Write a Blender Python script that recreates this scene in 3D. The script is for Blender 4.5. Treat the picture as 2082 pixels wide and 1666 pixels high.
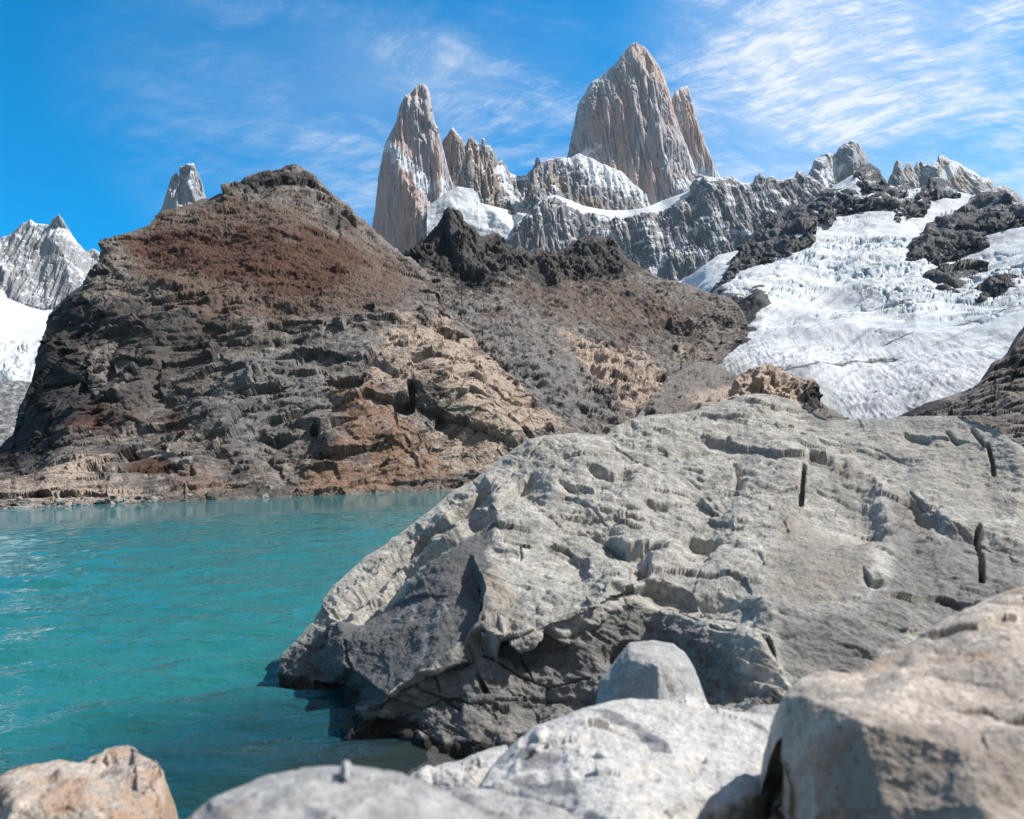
import bpy, math, random
import numpy as np
from mathutils import Matrix, Vector
from mathutils.geometry import delaunay_2d_cdt

# ------------------------------------------------------------------ camera, sky, sun, exposure
W, H, F = 2082.0, 1666.0, 1600.0
CAMH = 1.2
PITCH, ROLL = math.atan(152 / F), math.radians(2.24)
SUN_AZ, SUN_EL = math.radians(87), math.radians(49)     # azimuth clockwise from the view direction (+Y)
sc = bpy.context.scene
for o in list(bpy.data.objects):
    bpy.data.objects.remove(o)
COL = sc.collection

_f = Vector((0, math.cos(PITCH), math.sin(PITCH)))
_u0 = Vector((0, -math.sin(PITCH), math.cos(PITCH)))
_r0 = Vector((1, 0, 0))
_r = math.cos(ROLL) * _r0 - math.sin(ROLL) * _u0
_u = math.cos(ROLL) * _u0 + math.sin(ROLL) * _r0
cam_data = bpy.data.cameras.new('camera')
cam = bpy.data.objects.new('camera', cam_data)
COL.objects.link(cam)
M3 = Matrix((_r, _u, -_f)).transposed()
cam.matrix_world = Matrix.Translation((0, 0, CAMH)) @ M3.to_4x4()
cam_data.sensor_width = 36.0
cam_data.lens = 36.0 * F / W
cam_data.clip_start = 0.05
cam_data.clip_end = 30000
cam_data.dof.use_dof = True
cam_data.dof.focus_distance = 250.0
cam_data.dof.aperture_fstop = 4.0
sc.camera = cam
sc.view_settings.view_transform = 'Standard'
sc.view_settings.look = 'None'
sc.view_settings.exposure = 0.35
sc.view_settings.gamma = 1.0
sc.cycles.use_denoising = True
sc.cycles.max_bounces = 5
sc.cycles.diffuse_bounces = 2
sc.cycles.glossy_bounces = 2
sc.cycles.volume_bounces = 0
sc.cycles.caustics_reflective = False
sc.cycles.caustics_refractive = False

sun_dir = Vector((math.sin(SUN_AZ) * math.cos(SUN_EL), math.cos(SUN_AZ) * math.cos(SUN_EL), math.sin(SUN_EL)))
sl = bpy.data.lights.new('sun', 'SUN')
sl.energy = 5.0
sl.angle = math.radians(0.5)
sl.color = (1.0, 0.95, 0.88)
so = bpy.data.objects.new('sun', sl)
COL.objects.link(so)
so.rotation_euler = sun_dir.to_track_quat('Z', 'Y').to_euler()


class NT:
    """Small helper that wires shader nodes."""
    def __init__(self, tree):
        self.t = tree
        tree.nodes.clear()

    def n(self, typ, ins=None, out=0, **props):
        nd = self.t.nodes.new(typ)
        for k, v in props.items():
            setattr(nd, k, v)
        for k, v in (ins or {}).items():
            s = nd.inputs[k]
            if isinstance(v, bpy.types.NodeSocket):
                self.t.links.new(v, s)
            else:
                if hasattr(s.default_value, '__len__') and len(s.default_value) == 4 and len(v) == 3:
                    v = (*v, 1.0)
                s.default_value = v
        return nd.outputs[out] if out is not None else nd

    def math(self, op, a, b=0.0, c=0.0):
        return self.n('ShaderNodeMath', {0: a, 1: b, 2: c}, operation=op)

    def mix(self, f, a, b, blend='MIX'):
        nd = self.t.nodes.new('ShaderNodeMix')
        nd.data_type = 'RGBA'
        nd.blend_type = blend
        nd.clamp_factor = True
        for s, v in ((nd.inputs[0], f), (nd.inputs[6], a), (nd.inputs[7], b)):
            if isinstance(v, bpy.types.NodeSocket):
                self.t.links.new(v, s)
            else:
                s.default_value = (*v, 1.0) if hasattr(v, '__len__') and len(v) == 3 else v
        return nd.outputs[2]

    def ramp(self, x, lo, hi, a=0.0, b=1.0):
        return self.n('ShaderNodeMapRange', {0: x, 1: lo, 2: hi, 3: a, 4: b}, interpolation_type='SMOOTHSTEP')

    def noise(self, vec, scale, detail=6, rough=0.6, dist=0.0):
        return self.n('ShaderNodeTexNoise', {'Vector': vec, 'Scale': scale, 'Detail': detail, 'Roughness': rough, 'Distortion': dist})

    def attr(self, name):
        return self.n('ShaderNodeAttribute', out=2, attribute_name=name)

    def scale(self, vec, s, rot=(0, 0, 0)):
        return self.n('ShaderNodeMapping', {'Vector': vec, 'Scale': s, 'Rotation': rot})


def px_dir(px, py):
    x = (np.asarray(px, dtype=np.float64) - W / 2) / F
    y = -(np.asarray(py, dtype=np.float64) - H / 2) / F
    R = np.array(M3)
    d = np.stack([x, y, -np.ones_like(x)], -1) @ R.T
    return d


world = bpy.data.worlds.new('World')
sc.world = world
world.use_nodes = True
wt = NT(world.node_tree)


def build_world():
    sky = wt.n('ShaderNodeTexSky', sky_type='NISHITA', sun_disc=False, sun_elevation=SUN_EL,
               sun_rotation=SUN_AZ, altitude=1200, air_density=1.0, dust_density=0.3, ozone_density=2.0)
    col = wt.mix(1.0, sky, (0.0, 1.10, 1.56), 'MULTIPLY')
    gen = wt.n('ShaderNodeTexCoord', out=0)
    sep = wt.n('ShaderNodeSeparateXYZ', {0: gen}, out=None)
    z = wt.math('MAXIMUM', sep.outputs[2], 0.02)
    zz = wt.math('ADD', z, 0.22)
    px = wt.math('DIVIDE', sep.outputs[0], zz)
    py = wt.math('DIVIDE', sep.outputs[1], zz)
    p = wt.n('ShaderNodeCombineXYZ', {0: px, 1: py, 2: 0.0})
    warp = wt.n('ShaderNodeTexNoise', {'Vector': p, 'Scale': 1.6, 'Detail': 4.0}, out=1)
    pw = wt.n('ShaderNodeVectorMath', {0: p, 1: wt.n('ShaderNodeVectorMath', {0: warp, 1: (0.28, 0.28, 0.28)}, operation='MULTIPLY')}, operation='ADD')
    # fine wisps drawn out along one wind direction, ripples across them, and broader veils
    wisps = wt.noise(wt.scale(wt.scale(pw, (1, 1, 1), (0, 0, -0.35)), (1.0, 2.6, 1)), 2.6, 10, 0.66, 0.1)
    rip = wt.noise(wt.scale(wt.scale(pw, (1, 1, 1), (0, 0, 0.5)), (1.6, 4.6, 1)), 7.0, 8, 0.72, 0.0)
    veil = wt.noise(wt.scale(wt.scale(pw, (1, 1, 1), (0, 0, -0.3)), (0.8, 1.6, 1)), 1.3, 6, 0.6, 0.0)
    cov = None
    for (cx, cy, w, amt) in ((1900, 120, 0.20, 1.0), (1600, 240, 0.15, 0.9), (2082, 20, 0.2, 1.0), (1450, 60, 0.13, 0.12), (1075, 270, 0.10, 0.62),
                             (640, 250, 0.15, 0.16), (800, 340, 0.12, 0.34), (980, 130, 0.07, 0.07), (400, 170, 0.10, 0.06), (2350, 150, 0.26, 1.0)):
        d = Vector(px_dir(cx, cy)).normalized()
        dt = wt.n('ShaderNodeVectorMath', {0: gen, 1: tuple(d)}, out=1, operation='DOT_PRODUCT')
        m = wt.n('ShaderNodeMapRange', {0: dt, 1: math.cos(w * 1.7), 2: 1.0, 3: 0.0, 4: amt}, interpolation_type='SMOOTHSTEP')
        # soft union, so that no cloud bank ends on a seam
        cov = m if cov is None else wt.math('SUBTRACT', wt.math('ADD', cov, m), wt.math('MULTIPLY', cov, m))
    w1 = wt.ramp(wisps, 0.38, 0.66)
    w2 = wt.ramp(rip, 0.36, 0.70)
    w3 = wt.ramp(veil, 0.30, 0.72)
    c = wt.math('ADD', wt.math('MULTIPLY', w1, wt.math('MULTIPLY_ADD', w2, 0.75, 0.18)), wt.math('MULTIPLY', w3, 0.42))
    fac = wt.math('MINIMUM', wt.math('MULTIPLY', c, cov), 0.9)
    cl = wt.mix(fac, col, (7.0, 7.2, 7.5))
    # unseen cloud veil overhead and behind the viewpoint, added to whiten the fill light
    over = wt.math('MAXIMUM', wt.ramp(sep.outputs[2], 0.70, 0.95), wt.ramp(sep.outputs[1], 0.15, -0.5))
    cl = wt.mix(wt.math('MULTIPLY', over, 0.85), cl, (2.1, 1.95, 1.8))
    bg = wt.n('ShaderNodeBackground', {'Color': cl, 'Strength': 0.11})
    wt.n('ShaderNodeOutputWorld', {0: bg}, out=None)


build_world()

# ------------------------------------------------------------------ numpy noise
_G = np.array([[1, 1, 0], [-1, 1, 0], [1, -1, 0], [-1, -1, 0], [1, 0, 1], [-1, 0, 1], [1, 0, -1], [-1, 0, -1],
               [0, 1, 1], [0, -1, 1], [0, 1, -1], [0, -1, -1], [1, 1, 0], [-1, 1, 0], [0, -1, 1], [0, -1, -1]], dtype=np.float32)


def _hash(x, y, z, seed):
    h = (x * np.uint32(374761393)) ^ (y * np.uint32(668265263)) ^ (z * np.uint32(2147483647 - 57885161)) ^ np.uint32((seed * 974711 + 12345) & 0xffffffff)
    h = (h ^ (h >> np.uint32(13))) * np.uint32(1274126177)
    h = (h ^ (h >> np.uint32(16))) * np.uint32(2246822519)
    return h ^ (h >> np.uint32(15))


def _split(P):
    fl = np.floor(P)
    i = fl.astype(np.int64).astype(np.uint32)
    return i, (P - fl).astype(np.float32)


def perlin(P, seed=0):
    i, f = _split(P)
    u = f * f * f * (f * (f * 6 - 15) + 10)
    r = np.zeros(len(P), dtype=np.float32)
    one = np.uint32(1)
    for dx in (0, 1):
        wx = u[:, 0] if dx else 1 - u[:, 0]
        for dy in (0, 1):
            wy = wx * (u[:, 1] if dy else 1 - u[:, 1])
            for dz in (0, 1):
                w = wy * (u[:, 2] if dz else 1 - u[:, 2])
                g = _G[_hash(i[:, 0] + one * dx, i[:, 1] + one * dy, i[:, 2] + one * dz, seed) & np.uint32(15)]
                r += w * (g[:, 0] * (f[:, 0] - dx) + g[:, 1] * (f[:, 1] - dy) + g[:, 2] * (f[:, 2] - dz))
    return r


def fbm(P, octv=4, seed=0, gain=0.5, lac=2.03):
    r = np.zeros(len(P), dtype=np.float32)
    a = 1.0
    for k in range(octv):
        r += a * perlin(P, seed + k * 17)
        P = P * lac + 3.7
        a *= gain
    return r


def ridged(P, octv=4, seed=0, gain=0.5, lac=2.07):
    r = np.zeros(len(P), dtype=np.float32)
    a = 1.0
    for k in range(octv):
        r += a * (1 - 2 * np.abs(perlin(P, seed + k * 17)))
        P = P * lac + 1.3
        a *= gain
    return r * 0.5


def _rot(rng):
    q, _ = np.linalg.qr(rng.normal(size=(3, 3)))
    return q.astype(np.float32)


_ROTS = np.stack([_rot(np.random.RandomState(k)) for k in range(16)])


def crag(P, seed=0):
    """Angular blocks: nearest cell in a per-cell rotated cube metric; about 1 at a block's middle, 0 at the joints."""
    P = np.asarray(P)
    i, f = _split(P - 0.5)
    best = np.full(len(P), 9.0, dtype=np.float32)
    one = np.uint32(1)
    for dx in (0, 1):
        for dy in (0, 1):
            for dz in (0, 1):
                h = _hash(i[:, 0] + one * dx, i[:, 1] + one * dy, i[:, 2] + one * dz, seed)
                j = np.stack([h & np.uint32(255), (h >> np.uint32(8)) & np.uint32(255), (h >> np.uint32(16)) & np.uint32(255)], -1).astype(np.float32) / 255.0
                v = f - np.array([dx, dy, dz], np.float32) - (j - 0.5) * 0.8
                R = _ROTS[h >> np.uint32(28)]
                q = np.abs(np.einsum('nij,nj->ni', R, v))
                best = np.minimum(best, q.max(1))
    return 1.0 - best / 0.7


def block(P, seed=0, cap=0.42, off=0.35):
    """Fractured blocks: flat-topped cells parted by joints, each standing a little higher or lower."""
    P = np.asarray(P)
    i, f = _split(P - 0.5)
    best = np.full(len(P), 9.0, dtype=np.float32)
    hgt = np.zeros(len(P), dtype=np.float32)
    one = np.uint32(1)
    for dx in (0, 1):
        for dy in (0, 1):
            for dz in (0, 1):
                h = _hash(i[:, 0] + one * dx, i[:, 1] + one * dy, i[:, 2] + one * dz, seed)
                j = np.stack([h & np.uint32(255), (h >> np.uint32(8)) & np.uint32(255), (h >> np.uint32(16)) & np.uint32(255)], -1).astype(np.float32) / 255.0
                v = f - np.array([dx, dy, dz], np.float32) - (j - 0.5) * 0.8
                R = _ROTS[h >> np.uint32(28)]
                q = np.abs(np.einsum('nij,nj->ni', R, v)).max(1)
                # a gentle tilt of each block's own face
                t = (j[:, 0] - 0.5) + 0.9 * ((v * (j[:, [1, 2, 0]] - 0.5)).sum(1))
                k = q < best
                best = np.where(k, q, best)
                hgt = np.where(k, t, hgt)
    c = 1.0 - best / 0.7
    return np.minimum(c, cap) + off * hgt * np.clip(c / 0.24, 0, 1)


def sstep(x, a, b):
    t = np.clip((x - a) / (b - a), 0, 1)
    return t * t * (3 - 2 * t)


def scl(P, x, y, z):
    return P * np.array([1.0 / x, 1.0 / y, 1.0 / z])


def rotz(P, a, b=0.0):
    """turn about Z by a, then tip about Y by b: bedding planes."""
    ca, sa, cb, sb = math.cos(a), math.sin(a), math.cos(b), math.sin(b)
    x = P[:, 0] * ca + P[:, 1] * sa
    y = -P[:, 0] * sa + P[:, 1] * ca
    return np.stack([x * cb + P[:, 2] * sb, y, -x * sb + P[:, 2] * cb], -1)


# ------------------------------------------------------------------ fields and masses
def unproj(px, py, Y):
    d = px_dir(px, py)
    P = d * (np.asarray(Y) / d[..., 1])[..., None]
    P[..., 2] += CAMH
    return P


def horizon(x):
    return 985.0 - math.tan(ROLL) * (np.asarray(x) - 1041.0)


class Rbf:
    def __init__(self, ctrl):
        c = np.array(ctrl, dtype=np.float64)
        self.p = c[:, :2] / 500.0
        v = 1.0 / c[:, 2]
        n = len(c)
        D = np.linalg.norm(self.p[:, None] - self.p[None], axis=2)
        A = np.zeros((n + 3, n + 3))
        A[:n, :n] = D
        A[:n, n] = A[n, :n] = 1
        A[:n, n + 1:] = self.p
        A[n + 1:, :n] = self.p.T
        self.w = np.linalg.solve(A + 1e-9 * np.eye(n + 3), np.r_[v, 0, 0, 0])
        self.lo, self.hi = v.min() * 0.8, v.max() * 1.25

    def __call__(self, px, py):
        q = np.stack([px, py], -1) / 500.0
        n = len(self.p)
        r = self.w[n] + q[..., 0] * self.w[n + 1] + q[..., 1] * self.w[n + 2]
        for k in range(n):
            r = r + self.w[k] * np.hypot(q[..., 0] - self.p[k, 0], q[..., 1] - self.p[k, 1])
        return 1.0 / np.clip(r, self.lo, self.hi)


class Facets:
    """Planes between surveyed points (Delaunay); 1/Y is linear on a plane."""
    def __init__(self, ctrl, pad=700):
        c = np.array(ctrl, dtype=np.float64)
        rb = Rbf(ctrl)
        lo, hi = c[:, :2].min(0) - pad, c[:, :2].max(0) + pad
        ex = [(x, y) for x in (lo[0], hi[0], (lo[0] + hi[0]) / 2) for y in (lo[1], hi[1], (lo[1] + hi[1]) / 2)
              if not (x == (lo[0] + hi[0]) / 2 and y == (lo[1] + hi[1]) / 2)]
        ex = np.array(ex)
        ey = rb(ex[:, 0], ex[:, 1])
        self.pts = np.vstack([c[:, :2], ex])
        self.v = 1.0 / np.r_[c[:, 2], ey]
        res = delaunay_2d_cdt([Vector(p) for p in self.pts], [], [], 0, 1e-5)
        vs = np.array([tuple(v) for v in res[0]])
        orig = [o[0] if len(o) else 0 for o in res[3]]
        self.tri = [(vs[list(f)], self.v[[orig[k] for k in f]]) for f in res[2] if len(f) == 3]

    def __call__(self, px, py):
        px, py = np.asarray(px, float), np.asarray(py, float)
        shp = px.shape
        x, y = px.ravel(), py.ravel()
        out = np.full(len(x), np.nan)
        for p, v in self.tri:
            lo, hi = p.min(0), p.max(0)
            idx = np.nonzero((x >= lo[0] - 1e-6) & (x <= hi[0] + 1e-6) & (y >= lo[1] - 1e-6) & (y <= hi[1] + 1e-6))[0]
            if not len(idx):
                continue
            a, b, c = p
            det = (b[1] - c[1]) * (a[0] - c[0]) + (c[0] - b[0]) * (a[1] - c[1])
            if abs(det) < 1e-9:
                continue
            l0 = ((b[1] - c[1]) * (x[idx] - c[0]) + (c[0] - b[0]) * (y[idx] - c[1])) / det
            l1 = ((c[1] - a[1]) * (x[idx] - c[0]) + (a[0] - c[0]) * (y[idx] - c[1])) / det
            l2 = 1 - l0 - l1
            ok = (l0 > -1e-6) & (l1 > -1e-6) & (l2 > -1e-6)
            k = idx[ok]
            out[k] = l0[ok] * v[0] + l1[ok] * v[1] + l2[ok] * v[2]
        bad = np.isnan(out)
        if bad.any():
            out[bad] = np.nanmean(out)
        return (1.0 / out).reshape(shp)


def sdist(poly, px, py):
    """signed distance (pixels of the survey photo) to a polygon, positive inside"""
    p = np.array(poly, float)
    x, y = np.asarray(px, float), np.asarray(py, float)
    d = np.full(x.shape, 1e9)
    ins = np.zeros(x.shape, bool)
    for k in range(len(p)):
        a, b = p[k], p[(k + 1) % len(p)]
        e = b - a
        t = np.clip(((x - a[0]) * e[0] + (y - a[1]) * e[1]) / max(e @ e, 1e-9), 0, 1)
        d = np.minimum(d, np.hypot(x - a[0] - t * e[0], y - a[1] - t * e[1]))
        if a[1] != b[1]:
            c = ((a[1] > y) != (b[1] > y)) & (x < (b[0] - a[0]) * (y - a[1]) / (b[1] - a[1]) + a[0])
            ins ^= c
    return np.where(ins, d, -d)


def ldist(line, px, py):
    p = np.array(line, float)
    x, y = np.asarray(px, float), np.asarray(py, float)
    d = np.full(x.shape, 1e9)
    for a, b in zip(p[:-1], p[1:]):
        e = b - a
        t = np.clip(((x - a[0]) * e[0] + (y - a[1]) * e[1]) / max(e @ e, 1e-9), 0, 1)
        d = np.minimum(d, np.hypot(x - a[0] - t * e[0], y - a[1] - t * e[1]))
    return d


def ledge_depth(px, py, ledges, wob):
    """(edge line, depth of the recess beside it, how far it runs, width of the break, side): how deep each point lies in the recesses"""
    d = np.zeros(len(px))
    for ln, dp, run, wid, side in ledges:
        p = np.array(ln, float)
        far = 4.4 * run + 40
        k = np.nonzero((px > p[:, 0].min() - far) & (px < p[:, 0].max() + far) & (py > p[:, 1].min() - far) & (py < p[:, 1].max() + far))[0]
        if not len(k):
            continue
        x, y = px[k], py[k]
        best = np.full(len(k), 1e9)
        sg = np.zeros(len(k))
        pos = np.zeros(len(k))
        run0 = 0.0
        for a_, b_ in zip(p[:-1], p[1:]):
            e = b_ - a_
            L = np.hypot(*e)
            t = np.clip(((x - a_[0]) * e[0] + (y - a_[1]) * e[1]) / (L * L), 0, 1)
            ds = np.hypot(x - a_[0] - t * e[0], y - a_[1] - t * e[1])
            c = (e[0] * (y - a_[1]) - e[1] * (x - a_[0])) / L
            n_ = ds < best - 1e-6
            best = np.where(n_, ds, best)
            sg = np.where(n_, np.sign(c), sg)
            pos = np.where(n_, run0 + t * L, pos)
            run0 += L
        sd = best * sg * side + wob[k]
        fade = min(run0 * 0.3, 30 + run * 0.5)
        d[k] += dp * sstep(sd, -wid * 0.3, wid) * np.exp(-np.maximum(sd, 0) / run) * sstep(best, 4.2 * run, 2.2 * run) * sstep(pos, 0, fade) * sstep(run0 - pos, 0, fade)
    return d


def blur(A, n):
    for _ in range(n):
        B = np.pad(A, 1, mode='edge')
        A = (B[1:-1, 1:-1] * 4 + 2 * (B[:-2, 1:-1] + B[2:, 1:-1] + B[1:-1, :-2] + B[1:-1, 2:]) + B[:-2, :-2] + B[2:, 2:] + B[:-2, 2:] + B[2:, :-2]) / 16
    return A


def grid_normals(P):
    du = np.gradient(P, axis=1)
    dv = np.gradient(P, axis=0)
    n = np.cross(du, dv)
    n /= np.maximum(np.linalg.norm(n, axis=2, keepdims=True), 1e-12)
    return -n


def blur_normals(G):
    return grid_normals(np.stack([blur(G[..., i], 2) for i in range(3)], -1)).reshape(-1, 3)


def resample(line, step, fine_x=None):
    p = np.array(line, float)
    dd = np.diff(p, axis=0)
    seg = np.hypot(dd[:, 0], 0.45 * dd[:, 1])
    s = np.r_[0, np.cumsum(seg)]
    n = max(8, int(s[-1] / step))
    t = np.linspace(0, s[-1], n)
    x, y = np.interp(t, s, p[:, 0]), np.interp(t, s, p[:, 1])
    return x, y


def link_mesh(name, V, faces, mat, attrs=None, kind='structure', smooth=True, origin=None):
    """V (n,3), faces (m,3|4)"""
    me = bpy.data.meshes.new(name)
    V = np.asarray(V, float)
    if origin is not None:
        V = V - np.asarray(origin)
    k = faces.shape[1]
    me.vertices.add(len(V))
    me.vertices.foreach_set('co', V.astype(np.float32).ravel())
    me.loops.add(len(faces) * k)
    me.loops.foreach_set('vertex_index', faces.astype(np.int32).ravel())
    me.polygons.add(len(faces))
    me.polygons.foreach_set('loop_start', np.arange(0, len(faces) * k, k, dtype=np.int32))
    me.polygons.foreach_set('use_smooth', np.full(len(faces), smooth))
    me.update(calc_edges=True)
    for a, v in (attrs or {}).items():
        at = me.attributes.new(a, 'FLOAT', 'POINT')
        at.data.foreach_set('value', np.asarray(v, np.float32).ravel())
    me.materials.append(mat)
    o = bpy.data.objects.new(name, me)
    if origin is not None:
        o.location = origin
    if kind:
        o['kind'] = kind
    COL.objects.link(o)
    return o


def tag(o, label, cat, group=None):
    o['label'] = label
    o['category'] = cat
    if group:
        o['group'] = group
    return o


def mass(name, sky, bot, depth, mat, step=1.7, disp=None, attrs=None, back=300.0, drop=None, nb=26, crest=0.0, crest_k=14.0,
         kind='structure', smooth_n=0, vstep=None, origin=None, calm=18.0, cull=None, lean=0.0):
    """A rock mass seen from its front: skyline and foot surveyed, every point at its own distance, with a back slope behind the crest."""
    xs, yt = resample(sky, step)
    if callable(bot):
        yb = bot(xs)
    else:
        b = np.array(bot, float)
        yb = np.interp(xs, b[:, 0], b[:, 1])
    yb = np.maximum(yb, yt + 0.5)
    rows = max(12, int(np.max(yb - yt) / (vstep or step)))
    t = np.linspace(0, 1, rows)[:, None]
    PX = np.repeat(xs[None], rows, 0)
    PY = yt[None] * (1 - t) + yb[None] * t
    Y = depth(PX, PY)
    if smooth_n:
        Y = 1 / blur(1 / Y, smooth_n)
    if crest:
        Y = Y * (1 + crest * np.exp(-(PY - yt[None]) / crest_k))
    P = unproj(PX, PY, Y)
    top = P[0]
    u = (np.arange(nb, 0, -1) / nb)[:, None]
    zt = top[:, 2]
    dz = (zt - P[-1, :, 2].min()) if drop is None else np.full(len(zt), drop)
    B = np.stack([np.repeat(top[None, :, 0], nb, 0), top[None, :, 1] + back * u, zt[None] - dz[None] * u ** 1.4], -1)
    G = np.concatenate([B, P], 0)
    GX = np.concatenate([np.repeat(PX[:1], nb, 0), PX], 0)
    GY = np.concatenate([np.repeat(PY[:1], nb, 0) - u * 3, PY], 0)
    R, C = G.shape[:2]
    N = grid_normals(G)
    N3 = N.reshape(-1, 3)
    flat = G.reshape(-1, 3)
    if lean:
        N3 = N3 + np.array([0.0, -lean, 0.0])
        N3 = N3 / np.linalg.norm(N3, axis=1, keepdims=True)
    still = np.concatenate([np.full((nb, C), 0.3), 0.3 + 0.7 * sstep(PY - yt[None], 0, calm)], 0).ravel()
    for k, fn in enumerate(disp if isinstance(disp, (list, tuple)) else [disp] if disp else []):
        # one pass after another, each reading the surface the last one left, all along the plain form's own normals (so edges stay sharp),
        # calmer on the crest itself, which was surveyed, and on the walls of the breaks, which stay clean
        w = still
        if k:
            Na = blur_normals(flat.reshape(R, C, 3))
            w = still * (0.12 + 0.88 * sstep((Na * N3).sum(1), 0.25, 0.75))
        flat = flat + N3 * (fn(flat, N3, GX.ravel(), GY.ravel()) * w)[:, None]
    G = flat.reshape(R, C, 3)
    N3 = grid_normals(G).reshape(-1, 3)
    at = attrs(flat, N3, GX.ravel(), GY.ravel()) if attrs else {}
    idx = np.arange(R * C).reshape(R, C)
    q = np.stack([idx[:-1, :-1], idx[1:, :-1], idx[1:, 1:], idx[:-1, 1:]], -1).reshape(-1, 4)
    if cull is not None:
        k = cull(GX.ravel(), GY.ravel())
        q = q[k[q].all(1)]
    return link_mesh(name, flat, q, mat, at, kind, True, origin)


# ------------------------------------------------------------------ materials
def rock_mat(name, cols, scale, masks=(), rough=0.85, bump=0.4, bump_scale=None, fine=(0.6, 1.35), spec=0.3, stretch=(1, 1, 1), rot=(0, 0, 0), bump_dist=1.0, speck=None, grit=0.35):
    """cols: two or three base rock colours blended by noise; masks: (attribute, colour, colour2) laid over in turn."""
    m = bpy.data.materials.new(name)
    m.use_nodes = True
    t = NT(m.node_tree)
    co = t.n('ShaderNodeTexCoord', out=3)
    sv = t.scale(co, stretch, rot)
    n1 = t.noise(sv, scale, 8, 0.62, 0.3)
    n2 = t.noise(sv, scale * 4.3, 6, 0.7, 0.2)
    n3 = t.noise(co, scale * 21, 4, 0.7)
    col = t.mix(t.ramp(n1, 0.36, 0.64), cols[0], cols[1])
    if len(cols) > 2:
        col = t.mix(t.ramp(n2, 0.5, 0.7), col, cols[2])
    for a, ca, cb in masks:
        c = t.mix(t.ramp(n2, 0.35, 0.65), ca, cb)
        nn = t.math('ADD', t.math('MULTIPLY', t.math('SUBTRACT', n2, 0.5), 1.1), t.math('MULTIPLY', t.math('SUBTRACT', n3, 0.5), 0.9)) if a not in ('snow', 'wet', 'vein') else t.math('MULTIPLY', t.math('SUBTRACT', n2, 0.5), 0.7)
        at = t.attr(a)
        f = t.ramp(t.math('ADD', at, t.math('MULTIPLY', nn, t.math('MINIMUM', t.math('MULTIPLY', at, 2.5), 1.0))), 0.2, 0.8)
        col = t.mix(f, col, c)
    v = t.ramp(t.math('ADD', t.math('MULTIPLY', n2, 0.5), t.math('MULTIPLY', n3, 0.5)), 0.32, 0.68, fine[0], fine[1])
    col = t.mix(1.0, col, t.n('ShaderNodeCombineXYZ', {0: v, 1: v, 2: v}), 'MULTIPLY')
    if speck:
        s = t.noise(co, speck[0], 2, 0.5)
        col = t.mix(t.math('MULTIPLY', t.ramp(s, 0.60, 0.68), speck[2]), col, speck[1])
    h = t.math('ADD', t.math('MULTIPLY', t.noise(sv, (bump_scale or scale * 6), 8, 0.7, 0.4), 1.0), t.math('MULTIPLY', n3, grit))
    nrm = t.n('ShaderNodeBump', {'Strength': bump, 'Distance': bump_dist, 'Height': h})
    bs = t.n('ShaderNodeBsdfPrincipled', {'Base Color': col, 'Roughness': rough, 'Specular IOR Level': spec, 'Normal': nrm})
    t.n('ShaderNodeOutputMaterial', {0: bs}, out=None)
    return m


SNOW = (0.66, 0.69, 0.73)
MG = rock_mat('granite', [(0.499, 0.458, 0.461), (0.358, 0.338, 0.353), (0.565, 0.485, 0.466)], 1 / 70, stretch=(1, 1, 0.08),
              masks=[('warm', (0.587, 0.421, 0.353), (0.457, 0.353, 0.314)), ('snow', SNOW, SNOW)], bump=0.5, bump_scale=1 / 12, grit=0.06, bump_dist=4.0, fine=(0.78, 1.2))
MWALL = rock_mat('dark_granite', [(0.270, 0.265, 0.270), (0.190, 0.190, 0.201), (0.333, 0.305, 0.287)], 1 / 50, stretch=(1, 1, 0.12),
                 masks=[('warm', (0.345, 0.253, 0.196), (0.253, 0.207, 0.172)), ('snow', SNOW, SNOW)], bump=0.6, bump_scale=1 / 10, grit=0.06, bump_dist=4.0, fine=(0.7, 1.25))
MGP = rock_mat('grey_granite', [(0.36, 0.36, 0.37), (0.26, 0.262, 0.275), (0.42, 0.41, 0.41)], 1 / 70, stretch=(1, 1, 0.1),
               masks=[('warm', (0.46, 0.37, 0.31), (0.36, 0.31, 0.28)), ('snow', SNOW, SNOW)], bump=0.5, bump_scale=1 / 12, grit=0.06, bump_dist=4.0, fine=(0.75, 1.22))
MDARK = rock_mat('dark_rock', [(0.098, 0.095, 0.098), (0.057, 0.057, 0.062), (0.138, 0.121, 0.109)], 1 / 40, masks=[('snow', SNOW, SNOW)],
                 bump=0.6, bump_scale=1 / 6, bump_dist=2.0, fine=(0.6, 1.4))
MHILL = rock_mat('hill_rock', [(0.195, 0.165, 0.143), (0.106, 0.092, 0.085), (0.295, 0.251, 0.211)], 1 / 14, stretch=(1, 1, 2.2), rot=(0, 0.25, 0),
                 masks=[('tan', (0.531, 0.415, 0.326), (0.307, 0.246, 0.203)), ('grey', (0.251, 0.231, 0.215), (0.122, 0.114, 0.110)),
                        ('brown', (0.171, 0.120, 0.089), (0.100, 0.072, 0.056)), ('red', (0.131, 0.061, 0.040), (0.065, 0.036, 0.026)),
                        ('orange', (0.306, 0.189, 0.124), (0.178, 0.117, 0.085)), ('pale', (0.401, 0.360, 0.323), (0.236, 0.211, 0.195)),
                        ('dark', (0.060, 0.054, 0.051), (0.033, 0.030, 0.031))],
                 bump=0.9, bump_scale=1 / 1.6, bump_dist=0.7, fine=(0.42, 1.5))


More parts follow.
